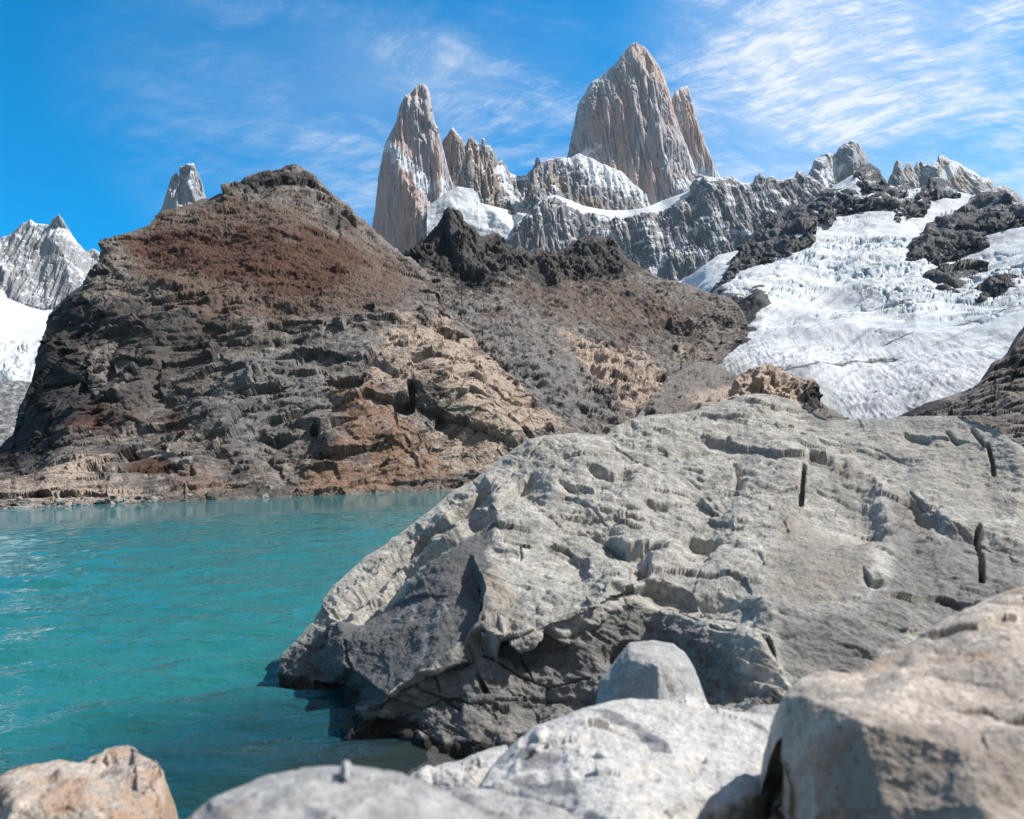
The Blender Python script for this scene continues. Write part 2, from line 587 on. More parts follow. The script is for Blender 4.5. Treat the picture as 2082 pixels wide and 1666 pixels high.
def ice_mat():
    m = bpy.data.materials.new('glacier_ice')
    m.use_nodes = True
    t = NT(m.node_tree)
    co = t.n('ShaderNodeTexCoord', out=3)
    flow = t.scale(t.scale(co, (1, 1, 1), (0, 0, 0.45)), (0.35, 1.0, 1.0))
    n1 = t.noise(flow, 1 / 45, 8, 0.6, 0.6)
    n2 = t.noise(flow, 1 / 9, 6, 0.7, 0.4)
    n3 = t.noise(co, 1 / 4, 5, 0.7)
    col = t.mix(t.ramp(n1, 0.4, 0.7), (0.62, 0.64, 0.665), (0.50, 0.54, 0.58))
    col = t.mix(t.math('MULTIPLY', t.ramp(n2, 0.52, 0.72), t.attr('icy')), col, (0.40, 0.56, 0.62))
    col = t.mix(t.attr('crack'), col, (0.20, 0.33, 0.40))
    dirt = t.ramp(t.math('ADD', t.attr('dirt'), t.math('MULTIPLY', t.math('SUBTRACT', n2, 0.5), 0.8)), 0.15, 0.95)
    col = t.mix(dirt, col, (0.36, 0.365, 0.375))
    col = t.mix(t.ramp(t.math('ADD', t.attr('debris'), t.math('MULTIPLY', t.math('SUBTRACT', n3, 0.5), 0.8)), 0.4, 0.7), col, (0.07, 0.068, 0.065))
    h = t.math('ADD', n2, t.math('MULTIPLY', n3, 0.5))
    nrm = t.n('ShaderNodeBump', {'Strength': 0.5, 'Distance': 2.5, 'Height': h})
    bs = t.n('ShaderNodeBsdfPrincipled', {'Base Color': col, 'Roughness': 0.7, 'Specular IOR Level': 0.2, 'Normal': nrm})
    t.n('ShaderNodeOutputMaterial', {0: bs}, out=None)
    return m


MICE = ice_mat()


# ------------------------------------------------------------------ displacement recipes (metres)
def d_granite(s=1.0, seed=0):
    def f(P, N, px, py):
        P = P * np.array([1, 0.22, 1])          # joints run into the face
        V = P * np.array([1, 1, 0.05])
        V = V + 0.10 * s * np.stack([P[:, 2], P[:, 2], 0 * P[:, 2]], -1) * 0.6      # joints lean a little
        d = 30 * ridged(V / (100 * s), 3, seed, 0.5)
        d += 26 * block(P * np.array([1, 1, 0.06]) / (66 * s), seed + 5, 0.32, 0.7)
        d += 12 * block(P * np.array([1, 1, 0.05]) / (26 * s), seed + 6, 0.32, 0.7)
        d += 3.0 * block(P * np.array([1, 1, 0.14]) / (10 * s), seed + 7, 0.32, 0.6)
        d += 8 * ridged(V / (19 * s), 3, seed + 8)
        d -= 12 * sstep(np.abs(perlin(V / (34 * s), seed + 9)), 0.06, 0.0) + 7 * sstep(np.abs(perlin(V / (15 * s), seed + 10)), 0.08, 0.0)
        return (d - 28) * s
    return f


def snow_by_slope(P, N, lo, hi, seed, scale=60.0, amt=0.35):
    nz = N[:, 2] + amt * fbm(P / scale, 4, seed, 0.6)
    return sstep(nz, lo, hi)


def a_granite(lo=0.42, hi=0.6, seed=0, forced=None, warm=None):
    def f(P, N, px, py):
        s = snow_by_slope(P, N, lo, hi, seed)
        if forced:
            s = np.maximum(s, forced(px, py, P))
        w = np.clip(0.35 + 1.5 * fbm(P * np.array([1, 1, 0.12]) / 110.0, 3, seed + 3), 0, 1)
        if warm:
            w = np.clip(w + warm(px, py), 0, 1)
        return {'snow': s, 'warm': w * 0.7}
    return f


# ------------------------------------------------------------------ far peaks
def far_peaks():
    # tall left tower
    sky = [(752, 540), (757, 461), (763, 419), (771, 354), (781, 296), (794, 271), (806, 250), (815, 215), (825, 194), (834, 189), (846, 177), (856, 170), (866, 175), (874, 190), (877.5, 215),
           (882.5, 242), (892, 277), (900, 304), (909, 342), (914, 358), (926, 400), (945, 470), (960, 540)]
    dep = Facets([(752, 540, 3440), (763, 419, 3450), (781, 296, 3460), (794, 271, 3440), (825, 194, 3480), (856, 170, 3490), (874, 190, 3500), (892, 277, 3490), (914, 358, 3500), (945, 470, 3480),
                  (792, 300, 3395), (812, 340, 3375), (835, 390, 3360), (869, 465, 3330), (880, 520, 3310), (800, 520, 3380), (785, 420, 3410),
                  (840, 240, 3430), (858, 230, 3420), (872, 300, 3420), (840, 305, 3428), (880, 350, 3434), (893, 400, 3430), (850, 345, 3422), (870, 400, 3412), (905, 450, 3400), (845, 365, 3400), (880, 440, 3385)])
    ramp_line = [(795, 300), (820, 335), (850, 360), (880, 385)]
    gully = [(812, 325), (845, 375), (868, 430), (880, 475)]

    def forced(px, py, P):
        j = 12 * fbm(P / 70, 3, 71)
        return np.maximum(sstep(-ldist(ramp_line, px, py) + j, -14, -7), 0.95 * sstep(-ldist([(905, 370), (880, 440), (895, 480)], px, py) + j * 1.3, -12, -4))
    mass('granite_peak', sky, [(700, 560), (1000, 560)], dep, MG, 1.4, d_granite(0.8, 11), a_granite(0.62, 0.76, 12, forced, lambda px, py: 0.25 * sstep(-(px - 792 - (py - 296) * 0.5), -5, 40)), 260, crest=0.006, crest_k=8, smooth_n=2)
    # the toothed ridge between the two towers
    sky = [(880, 330), (895, 300), (902, 284), (910.6, 273), (919, 257), (927, 269), (940, 284), (946, 296), (952, 280), (959, 279), (965, 286), (978.6, 296), (982, 282), (986, 284), (988, 296), (996, 296),
           (1003.5, 307), (1013, 330), (1019, 326), (1027, 336), (1038, 352), (1050, 357), (1059, 359), (1071, 357), (1078, 346), (1088, 332), (1092, 320), (1099.6, 332), (1115, 325), (1134, 321), (1161, 321), (1200, 330)]
    dep = Rbf([(880, 330, 3620), (919, 257, 3640), (1000, 300, 3640), (1060, 360, 3700), (1092, 320, 3680), (1200, 330, 3600), (900, 430, 3500), (960, 440, 3450), (1000, 430, 3430), (1060, 440, 3450),
               (1150, 420, 3400), (960, 350, 3560), (1000, 360, 3540), (1050, 400, 3580), (1100, 380, 3560), (930, 520, 3350), (1200, 520, 3300)])
    mass('mountain_ridge', sky, [(870, 540), (1210, 540)], dep, MWALL, 1.5, d_granite(0.9, 31), a_granite(0.56, 0.72, 32, lambda px, py, P: sstep(np.minimum(ldist([(880, 345), (960, 420), (1000, 440)], px, py), ldist([(1015, 350), (1050, 410), (1075, 450)], px, py)) + 10 * fbm(P / 60, 3, 5), 14, 4), lambda px, py: 0.5 * sstep(-py, -310, -270)), 260, crest=0.006, crest_k=8)
    # the great tower
    sky = [(1146, 400), (1155, 319), (1159, 288), (1167, 250), (1174.5, 215), (1186, 192), (1203, 169), (1226, 152), (1249.5, 131), (1269, 109.5), (1284, 90), (1294, 85), (1300, 89), (1307, 94), (1317, 100), (1324, 111.5),
           (1334, 125), (1349, 154), (1357, 177), (1363, 194), (1370.5, 223), (1382, 265), (1395.5, 296), (1407, 327), (1417, 357), (1424, 400), (1430, 440)]
    dep = Facets([(1146, 400, 3700), (1155, 319, 3720), (1167, 250, 3730), (1186, 192, 3740), (1226, 152, 3740), (1269, 109, 3740), (1294, 85, 3740), (1324, 111, 3740), (1349, 154, 3730), (1370, 223, 3700),
                  (1395, 296, 3660), (1417, 357, 3640), (1430, 440, 3620), (1182, 300, 3630), (1195, 230, 3640), (1215, 190, 3660), (1270, 140, 3680), (1300, 130, 3670), (1330, 170, 3650), (1250, 250, 3600),
                  (1290, 240, 3590), (1330, 260, 3570), (1365, 290, 3560), (1230, 340, 3560), (1280, 380, 3530), (1330, 400, 3510), (1385, 390, 3500), (1350, 210, 3620), (1215, 300, 3590), (1240, 450, 3530), (1330, 460, 3480), (1310, 320, 3555), (1345, 340, 3530)])

    def forced(px, py, P):
        j = 10 * fbm(P / 60, 3, 91)
        a = 0.8 * sstep(ldist([(1215, 300), (1195, 312), (1180, 320)], px, py) + j, 9, 3)
        b = sstep(ldist([(1398, 300), (1408, 328), (1415, 352)], px, py) + 0.4 * j, 5, 1)
        c = sstep(ldist([(1185, 205), (1205, 180), (1232, 155), (1262, 125)], px, py) + 1.2 * j, 3, 0)
        d = 0.9 * sstep(ldist([(1360, 300), (1350, 330), (1346, 345)], px, py) + 0.6 * j, 4, 1)
        e = sstep(ldist([(1375, 385), (1390, 372), (1400, 385), (1415, 378)], px, py) + 0.6 * j, 9, 3)
        return np.maximum.reduce([a, b, c, d, e])
    mass('granite_peak', sky, [(1100, 470), (1500, 470)], dep, MG, 1.4, d_granite(0.9, 51), a_granite(0.64, 0.78, 52, forced), 330, crest=0.005, crest_k=9, smooth_n=3)
    # narrower tower on its right shoulder
    sky = [(1345, 330), (1358, 240), (1364, 205), (1367, 199), (1374, 186), (1386, 178), (1393.5, 175), (1401, 181), (1405, 198), (1413, 227), (1422, 261), (1434, 292), (1445.5, 319), (1459, 350), (1466, 365), (1480, 400), (1490, 440)]
    dep = Rbf([(1345, 330, 3860), (1393, 175, 3880), (1466, 365, 3860), (1490, 440, 3840), (1398, 260, 3800), (1420, 340, 3780), (1400, 430, 3760)])
    mass('granite_peak', sky, [(1300, 450), (1500, 450)], dep, MG, 1.5, d_granite(0.8, 61), a_granite(0.5, 0.65, 62, lambda px, py, P: sstep(py + 18 * fbm(P / 50, 3, 9), 335, 352) * 0.7, lambda px, py: 0.3 + 0 * px), 200, crest=0.005, crest_k=8)
    # snowy shoulder under the great tower
    sky = [(1085, 345), (1100, 331), (1115, 325), (1134, 321), (1161, 321), (1176, 314), (1186, 317), (1199.5, 321), (1230, 336), (1265, 350), (1288, 373), (1315, 396), (1324, 420), (1345, 445)]
    dep = Rbf([(1085, 345, 3480), (1161, 321, 3540), (1199, 321, 3520), (1265, 350, 3460), (1324, 420, 3400), (1200, 380, 3340), (1120, 400, 3320), (1270, 410, 3330), (1200, 470, 3180), (1345, 445, 3350)])

    def forced(px, py, P):
        j = fbm(P / 55, 5, 21, 0.62)
        up = sstep(py - (340 + (px - 1190) * 0.42), 60, -15)
        return sstep(up * 0.9 + j * 0.75, 0.42, 0.62) * sstep(px, 1120, 1150)
    mass('mountain_ridge', sky, [(1080, 480), (1350, 480)], dep, MWALL, 1.5, d_granite(0.7, 41), a_granite(0.70, 0.82, 42, forced), 200)
    # the long dark wall
    sky = [(1015, 520), (1038, 476), (1061, 450), (1084, 425), (1103.5, 407), (1117, 398), (1130, 397), (1161, 408), (1184, 418), (1211, 424), (1238, 428), (1276, 428), (1307, 424), (1345.5, 409), (1376, 398), (1403, 388),
           (1408, 378), (1411, 369), (1416, 372), (1422, 357), (1434, 361), (1447, 364), (1467, 366), (1485.5, 362), (1496.5, 369), (1511, 374.5), (1533, 376), (1538.6, 360), (1544, 352), (1550.6, 360), (1554, 376), (1562, 363.5),
           (1573, 363), (1584, 371), (1599, 367), (1619, 362), (1624.6, 350), (1630, 354), (1634, 363.5), (1643, 358), (1665, 375), (1690, 400), (1720, 430)]
    low = np.array([(1103, 410), (1130, 403), (1161, 422), (1180, 432), (1211, 442), (1238, 449), (1280, 447), (1320, 440), (1380, 421), (1403, 398), (1412, 372)], float)
    dep0 = Rbf([(1015, 520, 2950), (1084, 425, 3000), (1117, 398, 3100), (1161, 408, 3180), (1211, 424, 3220), (1276, 428, 3230), (1345, 409, 3220), (1403, 388, 3160), (1422, 357, 3060), (1500, 370, 3020), (1600, 367, 2980), (1643, 358, 2960),
                (1130, 410, 3000), (1161, 425, 3000), (1211, 445, 3000), (1280, 449, 3000), (1320, 443, 2990), (1380, 424, 2980), (1420, 400, 2960), (1100, 480, 2930), (1200, 520, 2900), (1300, 520, 2880), (1400, 500, 2860), (1420, 440, 2900),
                (1500, 440, 2880), (1600, 440, 2840), (1500, 520, 2780), (1350, 600, 2740), (1250, 600, 2760), (1700, 430, 2800), (1720, 430, 2900)])

    def forced(px, py, P):
        j = fbm(P / 50, 5, 81, 0.6)
        yl = np.interp(px, low[:, 0], low[:, 1])
        shelf = sstep(py - yl + j * 9, 3, -2) * sstep(px, 1108, 1118) * sstep(-px, -1412, -1404)
        patch = sstep(fbm(P * np.array([0.7, 1, 2.6]) / 60, 5, 84, 0.60) + 0.10 * sstep(py, 440, 520), 0.36, 0.50) * 0.9
        st = sstep(np.abs((py - 560) + (px - 1330) * 0.9 + 30 * j), 26, 4) * sstep(j, 0.0, 0.3)
        return np.maximum.reduce([shelf, patch, st])

    def dw(P, N, px, py):
        d = d_granite(0.7, 82)(P, N, px, py) + 30 * ridged(P * np.array([1, 1, 0.2]) / 190, 3, 88)
        yl = np.interp(px, low[:, 0], low[:, 1])
        calm = 1 - 0.93 * sstep(py - yl, 4, -3) * sstep(px, 1105, 1118) * sstep(-px, -1415, -1402)
        return d * calm
    mass('mountain_wall', sky, [(1000, 650), (1750, 650)], dep0, MWALL, 1.45, dw, a_granite(0.74, 0.86, 83, forced, lambda px, py: -0.35 + 0 * px), 300, crest=0.003, crest_k=6)
    # snow bowl between the left tower and the wall
    sky = [(868, 420), (893, 404), (905, 392), (930, 380), (960, 384), (972, 395), (976, 413), (1005, 420), (1038, 429), (1069, 432), (1084, 425), (1100, 440)]
    dep = Facets([(868, 420, 3400), (905, 392, 3420), (930, 380, 3430), (965, 385, 3430), (976, 413, 3400), (1038, 429, 3390), (1100, 432, 3380), (885, 440, 3320), (930, 415, 3340), (990, 432, 3300), (1060, 437, 3260), (870, 470, 3240),
                  (925, 424, 3290), (960, 430, 3280), (1010, 437, 3240), (1075, 440, 3220), (925, 452, 3230), (1000, 470, 3200), (1050, 480, 3170), (900, 560, 3100), (1060, 560, 3080), (975, 520, 3150)])
    mass('glacier', sky, [(860, 570), (1110, 570)], dep, MICE, 1.6, lambda P, N, px, py: 5 * fbm(P / 40, 4, 14) + 4 * crag(P / 25, 15), lambda P, N, px, py: {'icy': 0.8 * sstep(py, 436, 450), 'dirt': 0 * px, 'debris': 0.9 * sstep(np.hypot((px - 1042) / 1.8, py - 432), 8, 4)}, 120, smooth_n=2)
    # peaks on the right skyline
    sky = [(1615, 400), (1643, 356), (1650, 341.5), (1656, 323), (1668.6, 316), (1687, 311.5), (1701.5, 314), (1705, 301), (1712, 296), (1720, 290), (1726, 291), (1732.6, 284), (1743.6, 290), (1753, 305), (1762, 319.6), (1765, 336), (1772, 360), (1800, 400)]
    dep = Facets([(1615, 400, 3200), (1656, 323, 3240), (1687, 311, 3240), (1705, 301, 3230), (1732, 284, 3220), (1762, 320, 3220), (1800, 400, 3180), (1670, 350, 3150), (1700, 345, 3190), (1712, 330, 3200), (1735, 330, 3130), (1740, 380, 3100), (1680, 400, 3080), (1660, 420, 3040), (1760, 420, 3060)])

    def forced(px, py, P):
        j = 9 * fbm(P / 50, 4, 26)
        return np.maximum(sstep(sdist([(1695, 322), (1712, 335), (1705, 365), (1680, 385), (1660, 410), (1640, 400), (1665, 360)], px, py) + j, -2, 4), 0)
    mass('granite_peak', sky, [(1600, 440), (1810, 440)], dep, MGP, 1.5, d_granite(0.6, 24), a_granite(0.58, 0.74, 25, forced), 200, crest=0.004, crest_k=6)
    sky = [(1796, 400), (1806, 372), (1808.5, 360), (1815, 349), (1818.7, 332), (1825, 325), (1833, 338), (1837, 347), (1842.5, 332), (1850, 331), (1857, 341.5), (1862, 333), (1864.5, 327), (1868, 336), (1873.6, 325), (1877, 336),
           (1886, 335), (1895.6, 332), (1908.4, 329), (1910, 315), (1921, 318), (1943, 329), (1965, 341.5), (1987, 354), (2002, 363.5), (2009, 360), (2016.5, 367), (2025.6, 382), (2036, 378), (2046, 378), (2057, 384), (2068, 391), (2077, 400), (2090, 430), (2150, 470), (2300, 520)]
    dep = Facets([(1796, 400, 2960), (1825, 325, 3000), (1873, 325, 3000), (1908, 315, 3000), (1965, 341, 2990), (2016, 367, 2980), (2068, 391, 2970), (2300, 520, 2900), (1830, 380, 2920), (1880, 390, 2900), (1906, 345, 2910), (1930, 390, 2880), (1935, 340, 2960), (1960, 400, 2860), (2000, 400, 2860), (2082, 460, 2840), (1900, 460, 2800)])

    def forced(px, py, P):
        j = 6 * fbm(P / 50, 4, 29)
        return np.maximum(sstep(sdist([(1912, 352), (1935, 326), (1948, 333), (1945, 352), (1928, 378), (1915, 382)], px, py) + j, -1, 3),
                          sstep(ldist([(1915, 317), (1943, 330), (1965, 342), (1990, 357)], px, py) + 0.4 * j, 5, 2) * sstep(px, 1916, 1926))
    mass('granite_peak', sky, [(1790, 480), (2310, 560)], dep, MGP, 1.5, d_granite(0.6, 27), a_granite(0.62, 0.78, 28, forced), 200, crest=0.004, crest_k=6)
    # needle behind the brown hill, and the peak at the left edge
    sky = [(318, 470), (326, 434.6), (333, 409.5), (342, 382), (349, 359), (358, 350), (364, 358), (367, 339), (379, 334), (394.6, 333), (399, 345.6), (406, 355), (413, 373), (417, 400), (422, 425), (430, 470)]
    dep = Facets([(318, 470, 3560), (342, 382, 3590), (358, 350, 3600), (364, 358, 3620), (379, 334, 3590), (399, 345, 3600), (417, 400, 3610), (430, 470, 3600), (350, 400, 3540), (366, 390, 3570), (385, 380, 3530), (380, 440, 3500), (402, 420, 3550)])
    mass('granite_peak', sky, [(310, 490), (440, 490)], dep, MGP, 1.4, d_granite(0.7, 35), a_granite(0.54, 0.7, 36, None, lambda px, py: -0.8 + 0 * px), 150, crest=0.004, crest_k=6)
    sky = [(-320, 520), (-200, 500), (-90, 470), (-40, 492), (0, 485), (18, 478), (36.5, 464), (50, 453), (61.6, 447), (73, 455), (87, 455), (100, 457), (109.5, 444), (119.5, 436), (130, 450.5), (141, 469), (160, 496), (175.6, 512), (180, 509), (189, 505), (201, 514), (215, 530), (240, 580), (290, 660)]
    dep = Facets([(-320, 520, 3000), (-90, 470, 3000), (0, 485, 3010), (61, 447, 3020), (100, 457, 3010), (119, 437, 2980), (141, 469, 2990), (180, 510, 3000), (290, 660, 2900), (105, 480, 2940), (130, 520, 2900), (60, 500, 2950), (150, 590, 2820), (20, 560, 2830), (70, 560, 2860), (80, 630, 2760), (0, 640, 2740), (-200, 640, 2750), (30, 600, 2780)])
    mass('granite_peak', sky, [(-320, 700), (300, 700)], dep, MGP, 1.5, d_granite(0.5, 38), a_granite(0.68, 0.82, 39, lambda px, py, P: 0.75 * sstep(fbm(rotz(P, 0.2, -0.7) * np.array([0.5, 1, 3]) / 60, 5, 7, 0.62) + 0.35 * sstep(-py, -560, -460), 0.42, 0.62), lambda px, py: 0.4 * sstep(-np.abs(px - 142 - (py - 470) * 0.8), -14, 0) - 0.8), 200, crest=0.004, crest_k=6)
    # snowfield and slabs below it
    sky = [(-320, 560), (-100, 580), (0, 588), (8, 592), (9, 604), (36.5, 615), (64, 626), (90, 631), (114, 629), (150, 640), (240, 680)]
    dep = Rbf([(-320, 560, 2300), (0, 590, 2400), (64, 626, 2500), (240, 680, 2400), (20, 700, 1900), (30, 780, 1300), (-200, 780, 1300), (150, 780, 1300), (90, 720, 1800)])
    mass('glacier', sky, [(-320, 830), (260, 830)], dep, MICE, 2.0, lambda P, N, px, py: 6 * fbm(P / 60, 4, 3) + sstep(py, 690, 710) * 22 * crag(P * np.array([1, 1, 1.0]) / 26, 4),
         lambda P, N, px, py: {'icy': 1.0 * sstep(py, 690, 715), 'dirt': 0.25 * sstep(py, 690, 715), 'debris': 0 * px}, 200)
    sky = [(-320, 770), (-60, 772), (0, 776), (30, 777), (60, 779), (120, 790), (200, 820)]
    dep = Rbf([(-320, 770, 1150), (0, 776, 1150), (60, 779, 1150), (200, 820, 1100), (0, 850, 950), (0, 950, 800), (-320, 950, 800), (150, 950, 800)])
    mass('hill', sky, [(-320, 1000), (210, 1000)], dep, MDARK, 2.0, lambda P, N, px, py: 10 * crag(P / 45, 8) + 5 * crag(P / 16, 9) + 2 * fbm(P / 6, 3, 2), lambda P, N, px, py: {'snow': 0.35 + 0 * px}, 150)


# ------------------------------------------------------------------ glacier basin on the right
GLAC = Rbf([(1416, 735, 900), (1700, 840, 640), (1640, 790, 680), (1900, 840, 560), (2082, 690, 690), (2300, 640, 720), (1800, 700, 860), (1600, 660, 1020), (1545, 600, 1130), (1460, 590, 1250), (1700, 570, 1300), (2000, 560, 1180), (2300, 500, 1200),
            (1900, 500, 1450), (1650, 470, 1580), (1720, 420, 1820), (2040, 400, 1780), (1900, 385, 1980), (1740, 355, 2060), (1490, 507, 1750), (1385, 573, 1650), (1434, 545, 1560), (1470, 530, 1560), (1850, 600, 1080), (1950, 620, 1000), (1750, 620, 1080), (2300, 560, 1000), (1520, 720, 900), (1700, 900, 540)])


def glacier():
    sky = [(1330, 600), (1381, 572), (1405, 559), (1434, 539), (1460, 518), (1490, 512), (1520, 505), (1560, 475), (1620, 440), (1660, 425), (1688, 384), (1709, 368), (1738, 354), (1760, 352), (1790, 366), (1806, 386), (1826, 384), (1863, 386), (1888, 382), (1925, 388), (1972, 394), (2005, 402), (2082, 430), (2180, 455), (2320, 490)]
    line1 = [(1560, 755), (1640, 750), (1716, 737), (1800, 725), (1855, 720)]
    line2 = [(1790, 700), (1880, 675), (1960, 655), (2030, 638), (2082, 622), (2200, 590)]

    def ice_rough(px, py, P):
        j = 0.35 * fbm(P / 90, 3, 33)
        a = sstep(sdist([(1600, 590), (1660, 490), (1760, 470), (1880, 490), (1900, 570), (1910, 620), (1860, 650), (1780, 625), (1690, 585)], px, py), -25, 25)
        b = sstep(sdist([(1440, 590), (1500, 545), (1640, 520), (1720, 590), (1600, 600), (1550, 640)], px, py), -20, 20) * 0.6
        c = sstep(sdist([(1900, 560), (2082, 520), (2300, 500), (2300, 590), (1990, 620), (1890, 620)], px, py), -20, 20) * 0.6
        return np.clip(np.maximum.reduce([a, b, c]) + j * 0.6, 0, 1.2)

    def crev(P, px, py):
        # open cracks across the flow
        w = 0.5 * fbm(P / 70, 3, 91)
        q = np.stack([px / 46 + w, (py + 0.25 * px) / 8.5 + 2.2 * w, 0 * px], -1)
        return sstep(py + 30 * w, 715, 640) * sstep(np.abs(perlin(q, 92)), 0.10, 0.02) * sstep(fbm(P / 110, 3, 93), -0.1, 0.25)

    def disp(P, N, px, py):
        r = ice_rough(px, py, P)
        a = math.radians(25)
        fx, fy = P[:, 0] * math.cos(a) + P[:, 1] * math.sin(a), -P[:, 0] * math.sin(a) + P[:, 1] * math.cos(a)
        FL = np.stack([fx / 3.0, fy, P[:, 2]], -1)
        d = 12 * fbm(P / 130, 4, 7) + 2.2 * ridged(FL / 26, 4, 8) + 0.9 * ridged(FL / 7, 3, 9)
        d += r * (7 * block(FL * np.array([1.5, 1, 1]) / 34, 10) + 5 * block(FL * np.array([2, 1, 1]) / 14, 11) + 8 * ridged(FL / 38, 4, 12) + 2 * crag(P / 9, 19))
        cv = crev(P, px, py) * (0.25 + r)
        d -= 9 * np.clip(cv, 0, 1)
        low = sstep(py, 640, 720)
        gx = np.stack([P[:, 0] - 0.2 * P[:, 1], P[:, 1] / 6, P[:, 2] / 6], -1)
        d += low * (1.6 * ridged(gx / 6.5, 3, 13))
        return d - 6

    def attrs(P, N, px, py):
        r = ice_rough(px, py, P)
        j = fbm(P / 40, 4, 44)
        toe = sstep(py + 40 * j - (765 + (px - 1700) * -0.12), -40, 60)
        left = sstep(sdist([(1416, 725), (1500, 735), (1640, 750), (1700, 770), (1700, 860), (1400, 860)], px, py), -14, 20)
        dirt = 0.30 * toe + 0.55 * left + 0.25 * sstep(np.hypot((px - 1790) / 60, (py - 600) / 26), 1.3, 0.5)
        deb = np.maximum(sstep(ldist(line1, px, py) + 4 * j, 4.5, 1.0), sstep(ldist(line2, px, py) + 4 * j, 3.2, 0.6)) * 0.62
        deb = np.maximum(deb, 0.9 * sstep(sdist([(1769, 792), (1786, 780), (1804, 777), (1793, 787), (1775, 798)], px, py) + 4 * j, -1, 3))
        deb = np.maximum(deb, 0.95 * sstep(sdist([(1470, 596), (1520, 600), (1548, 588), (1556, 618), (1550, 648), (1520, 668), (1490, 690), (1480, 640)], px, py) + 30 * j, -2, 10))
        deb = np.maximum(deb, 0.9 * sstep(ldist([(1448, 597), (1470, 582), (1492, 556), (1505, 530)], px, py) + 8 * j, 8, 3))
        
        def streak(ux, uy, seed, wd, ln):
            al, ac = px * ux + py * uy, -px * uy + py * ux
            return fbm(np.stack([al / ln + 0.3 * j, ac / wd + 1.2 * fbm(np.stack([px, py, 0 * px], -1) / 90, 2, seed + 3), 0 * px], -1), 4, seed, 0.6)
        wa, wb = sstep(py + (px - 1750) * 0.25, 790, 730), sstep(py + (px - 1750) * 0.25, 730, 800)
        upper = sstep(py, 520, 600)
        st = wa * streak(-0.94, 0.34, 61, 5.0, 130) + wb * streak(-0.42, 0.91, 62, 4.0, 110)
        dirt = dirt + upper * (0.10 + 0.42 * st) + 0.25 * sstep(st, 0.25, 0.5) * upper
        up = (1 - upper) * (0.12 * sstep(streak(-0.8, 0.6, 63, 9, 90), 0.1, 0.5))
        cv = np.clip(crev(P, px, py) * (0.2 + r), 0, 1)
        return {'icy': np.clip(0.25 + r, 0, 1), 'dirt': dirt + up + 0.16 * sstep(py, 640, 760), 'debris': deb, 'crack': cv}
    mass('glacier', sky, [(1300, 910), (2330, 910)], GLAC, MICE, 1.5, disp, attrs, 250, drop=500)

    # dark rock that stands out of the ice
    def island(top, bot, Hm, seed, exposed, k=26.0, snowy=0.5):
        ext = 0 if exposed else 7
        sky = [(x, y - ext) for x, y in top]
        bt = [(x, y + 7) for x, y in bot]
        poly = [(x, y - (80 if exposed else 0)) for x, y in top] + [(x, y) for x, y in reversed(bot)]

        def dep(px, py):
            s = sdist(poly, px, py)
            P = unproj(px, py, GLAC(px, py))
            s = s + 11 * fbm(P.reshape(-1, 3) / 80, 5, seed, 0.65).reshape(s.shape)
            return GLAC(px, py) - 0.7 * Hm * (1.5 * np.clip(s / k, -1.0, 1.0) - 0.5 * np.clip(s / k, 0, 1) ** 2)

        def disp(P, N, px, py):
            V = P * np.array([1, 1, 0.45])
            V = P * np.array([1, 0.4, 0.35])
            return 20 * block(V / 55, seed + 1, 0.28, 0.9) + 12 * block(V / 24, seed + 2, 0.28, 0.9) + 5 * block(V / 11, seed + 3, 0.3, 0.8) + 12 * ridged(V / 26, 4, seed + 4) - 14

        def at(P, N, px, py):
            return {'snow': sstep(0.6 * N[:, 2] + 0.9 * fbm(P / 60, 4, seed + 9), 0.62, 0.85) * min(1.0, snowy * 1.8)}
        mass('rock_outcrop', sky, bt, dep, MDARK, 1.6, disp, at, 90, drop=160, nb=10)
    island([(1452, 592), (1460, 585), (1482, 553), (1496, 527), (1511, 502), (1522, 484), (1544, 462), (1570, 440), (1592, 426), (1621, 416), (1643, 413), (1660, 408)],
           [(1452, 594), (1475, 576), (1497, 547), (1522, 537), (1555, 526), (1602, 519), (1632, 503), (1650, 488), (1660, 436)], 60, 100, True, 20, 0.1)
    island([(1650, 415), (1657.6, 406), (1676, 385), (1690, 386), (1716, 383), (1740, 387), (1749, 398), (1760, 401), (1782, 390), (1800, 386), (1806, 378), (1826, 376), (1863, 380), (1888, 377), (1895, 380)],
           [(1650, 440), (1676, 446), (1690, 454), (1698, 437), (1716, 429), (1746, 422), (1771, 417), (1788, 422), (1810, 417), (1822, 451), (1837, 444), (1859, 437), (1880, 430), (1890, 400), (1895, 390)], 45, 120, True, 16, 0.6)
    island([(1738, 351), (1743.6, 346), (1748, 342), (1753, 337), (1760, 336), (1767.5, 331), (1776.6, 337), (1787.6, 348), (1795, 362), (1806, 377)],
           [(1738, 352), (1745, 366), (1757, 378), (1757, 391), (1782, 387), (1806, 379)], 40, 140, True, 12, 0.3)
    island([(1885, 378), (1889, 370), (1892, 364), (1910, 363), (1925, 370), (1943, 383), (1953, 391)], [(1885, 382), (1896, 388), (1899, 399), (1921, 397), (1953, 395)], 30, 150, True, 10, 0.3)
    island([(1838, 534), (1856, 516), (1859, 486), (1892, 474), (1884, 455), (1900, 445), (1935, 440), (1957, 420), (1974, 404), (1992, 394), (2005, 390), (2038, 395), (2082, 416), (2150, 440), (2300, 480)],
           [(1838, 536), (1863, 537), (1900, 532), (1925, 522), (1950, 514), (1975, 507), (2002, 500), (2009, 484), (2031, 470), (2060, 458), (2082, 453), (2200, 470), (2300, 500)], 75, 160, True, 26, 0.25)
    island([(1896, 563), (1925, 552), (1955, 540), (1990, 536), (2008, 543)], [(1896, 572), (1907, 590), (1908, 607), (1921, 609), (1940, 605), (1958, 592), (1974, 578), (1996, 557), (2008, 545)], 45, 180, False, 16, 0.2)
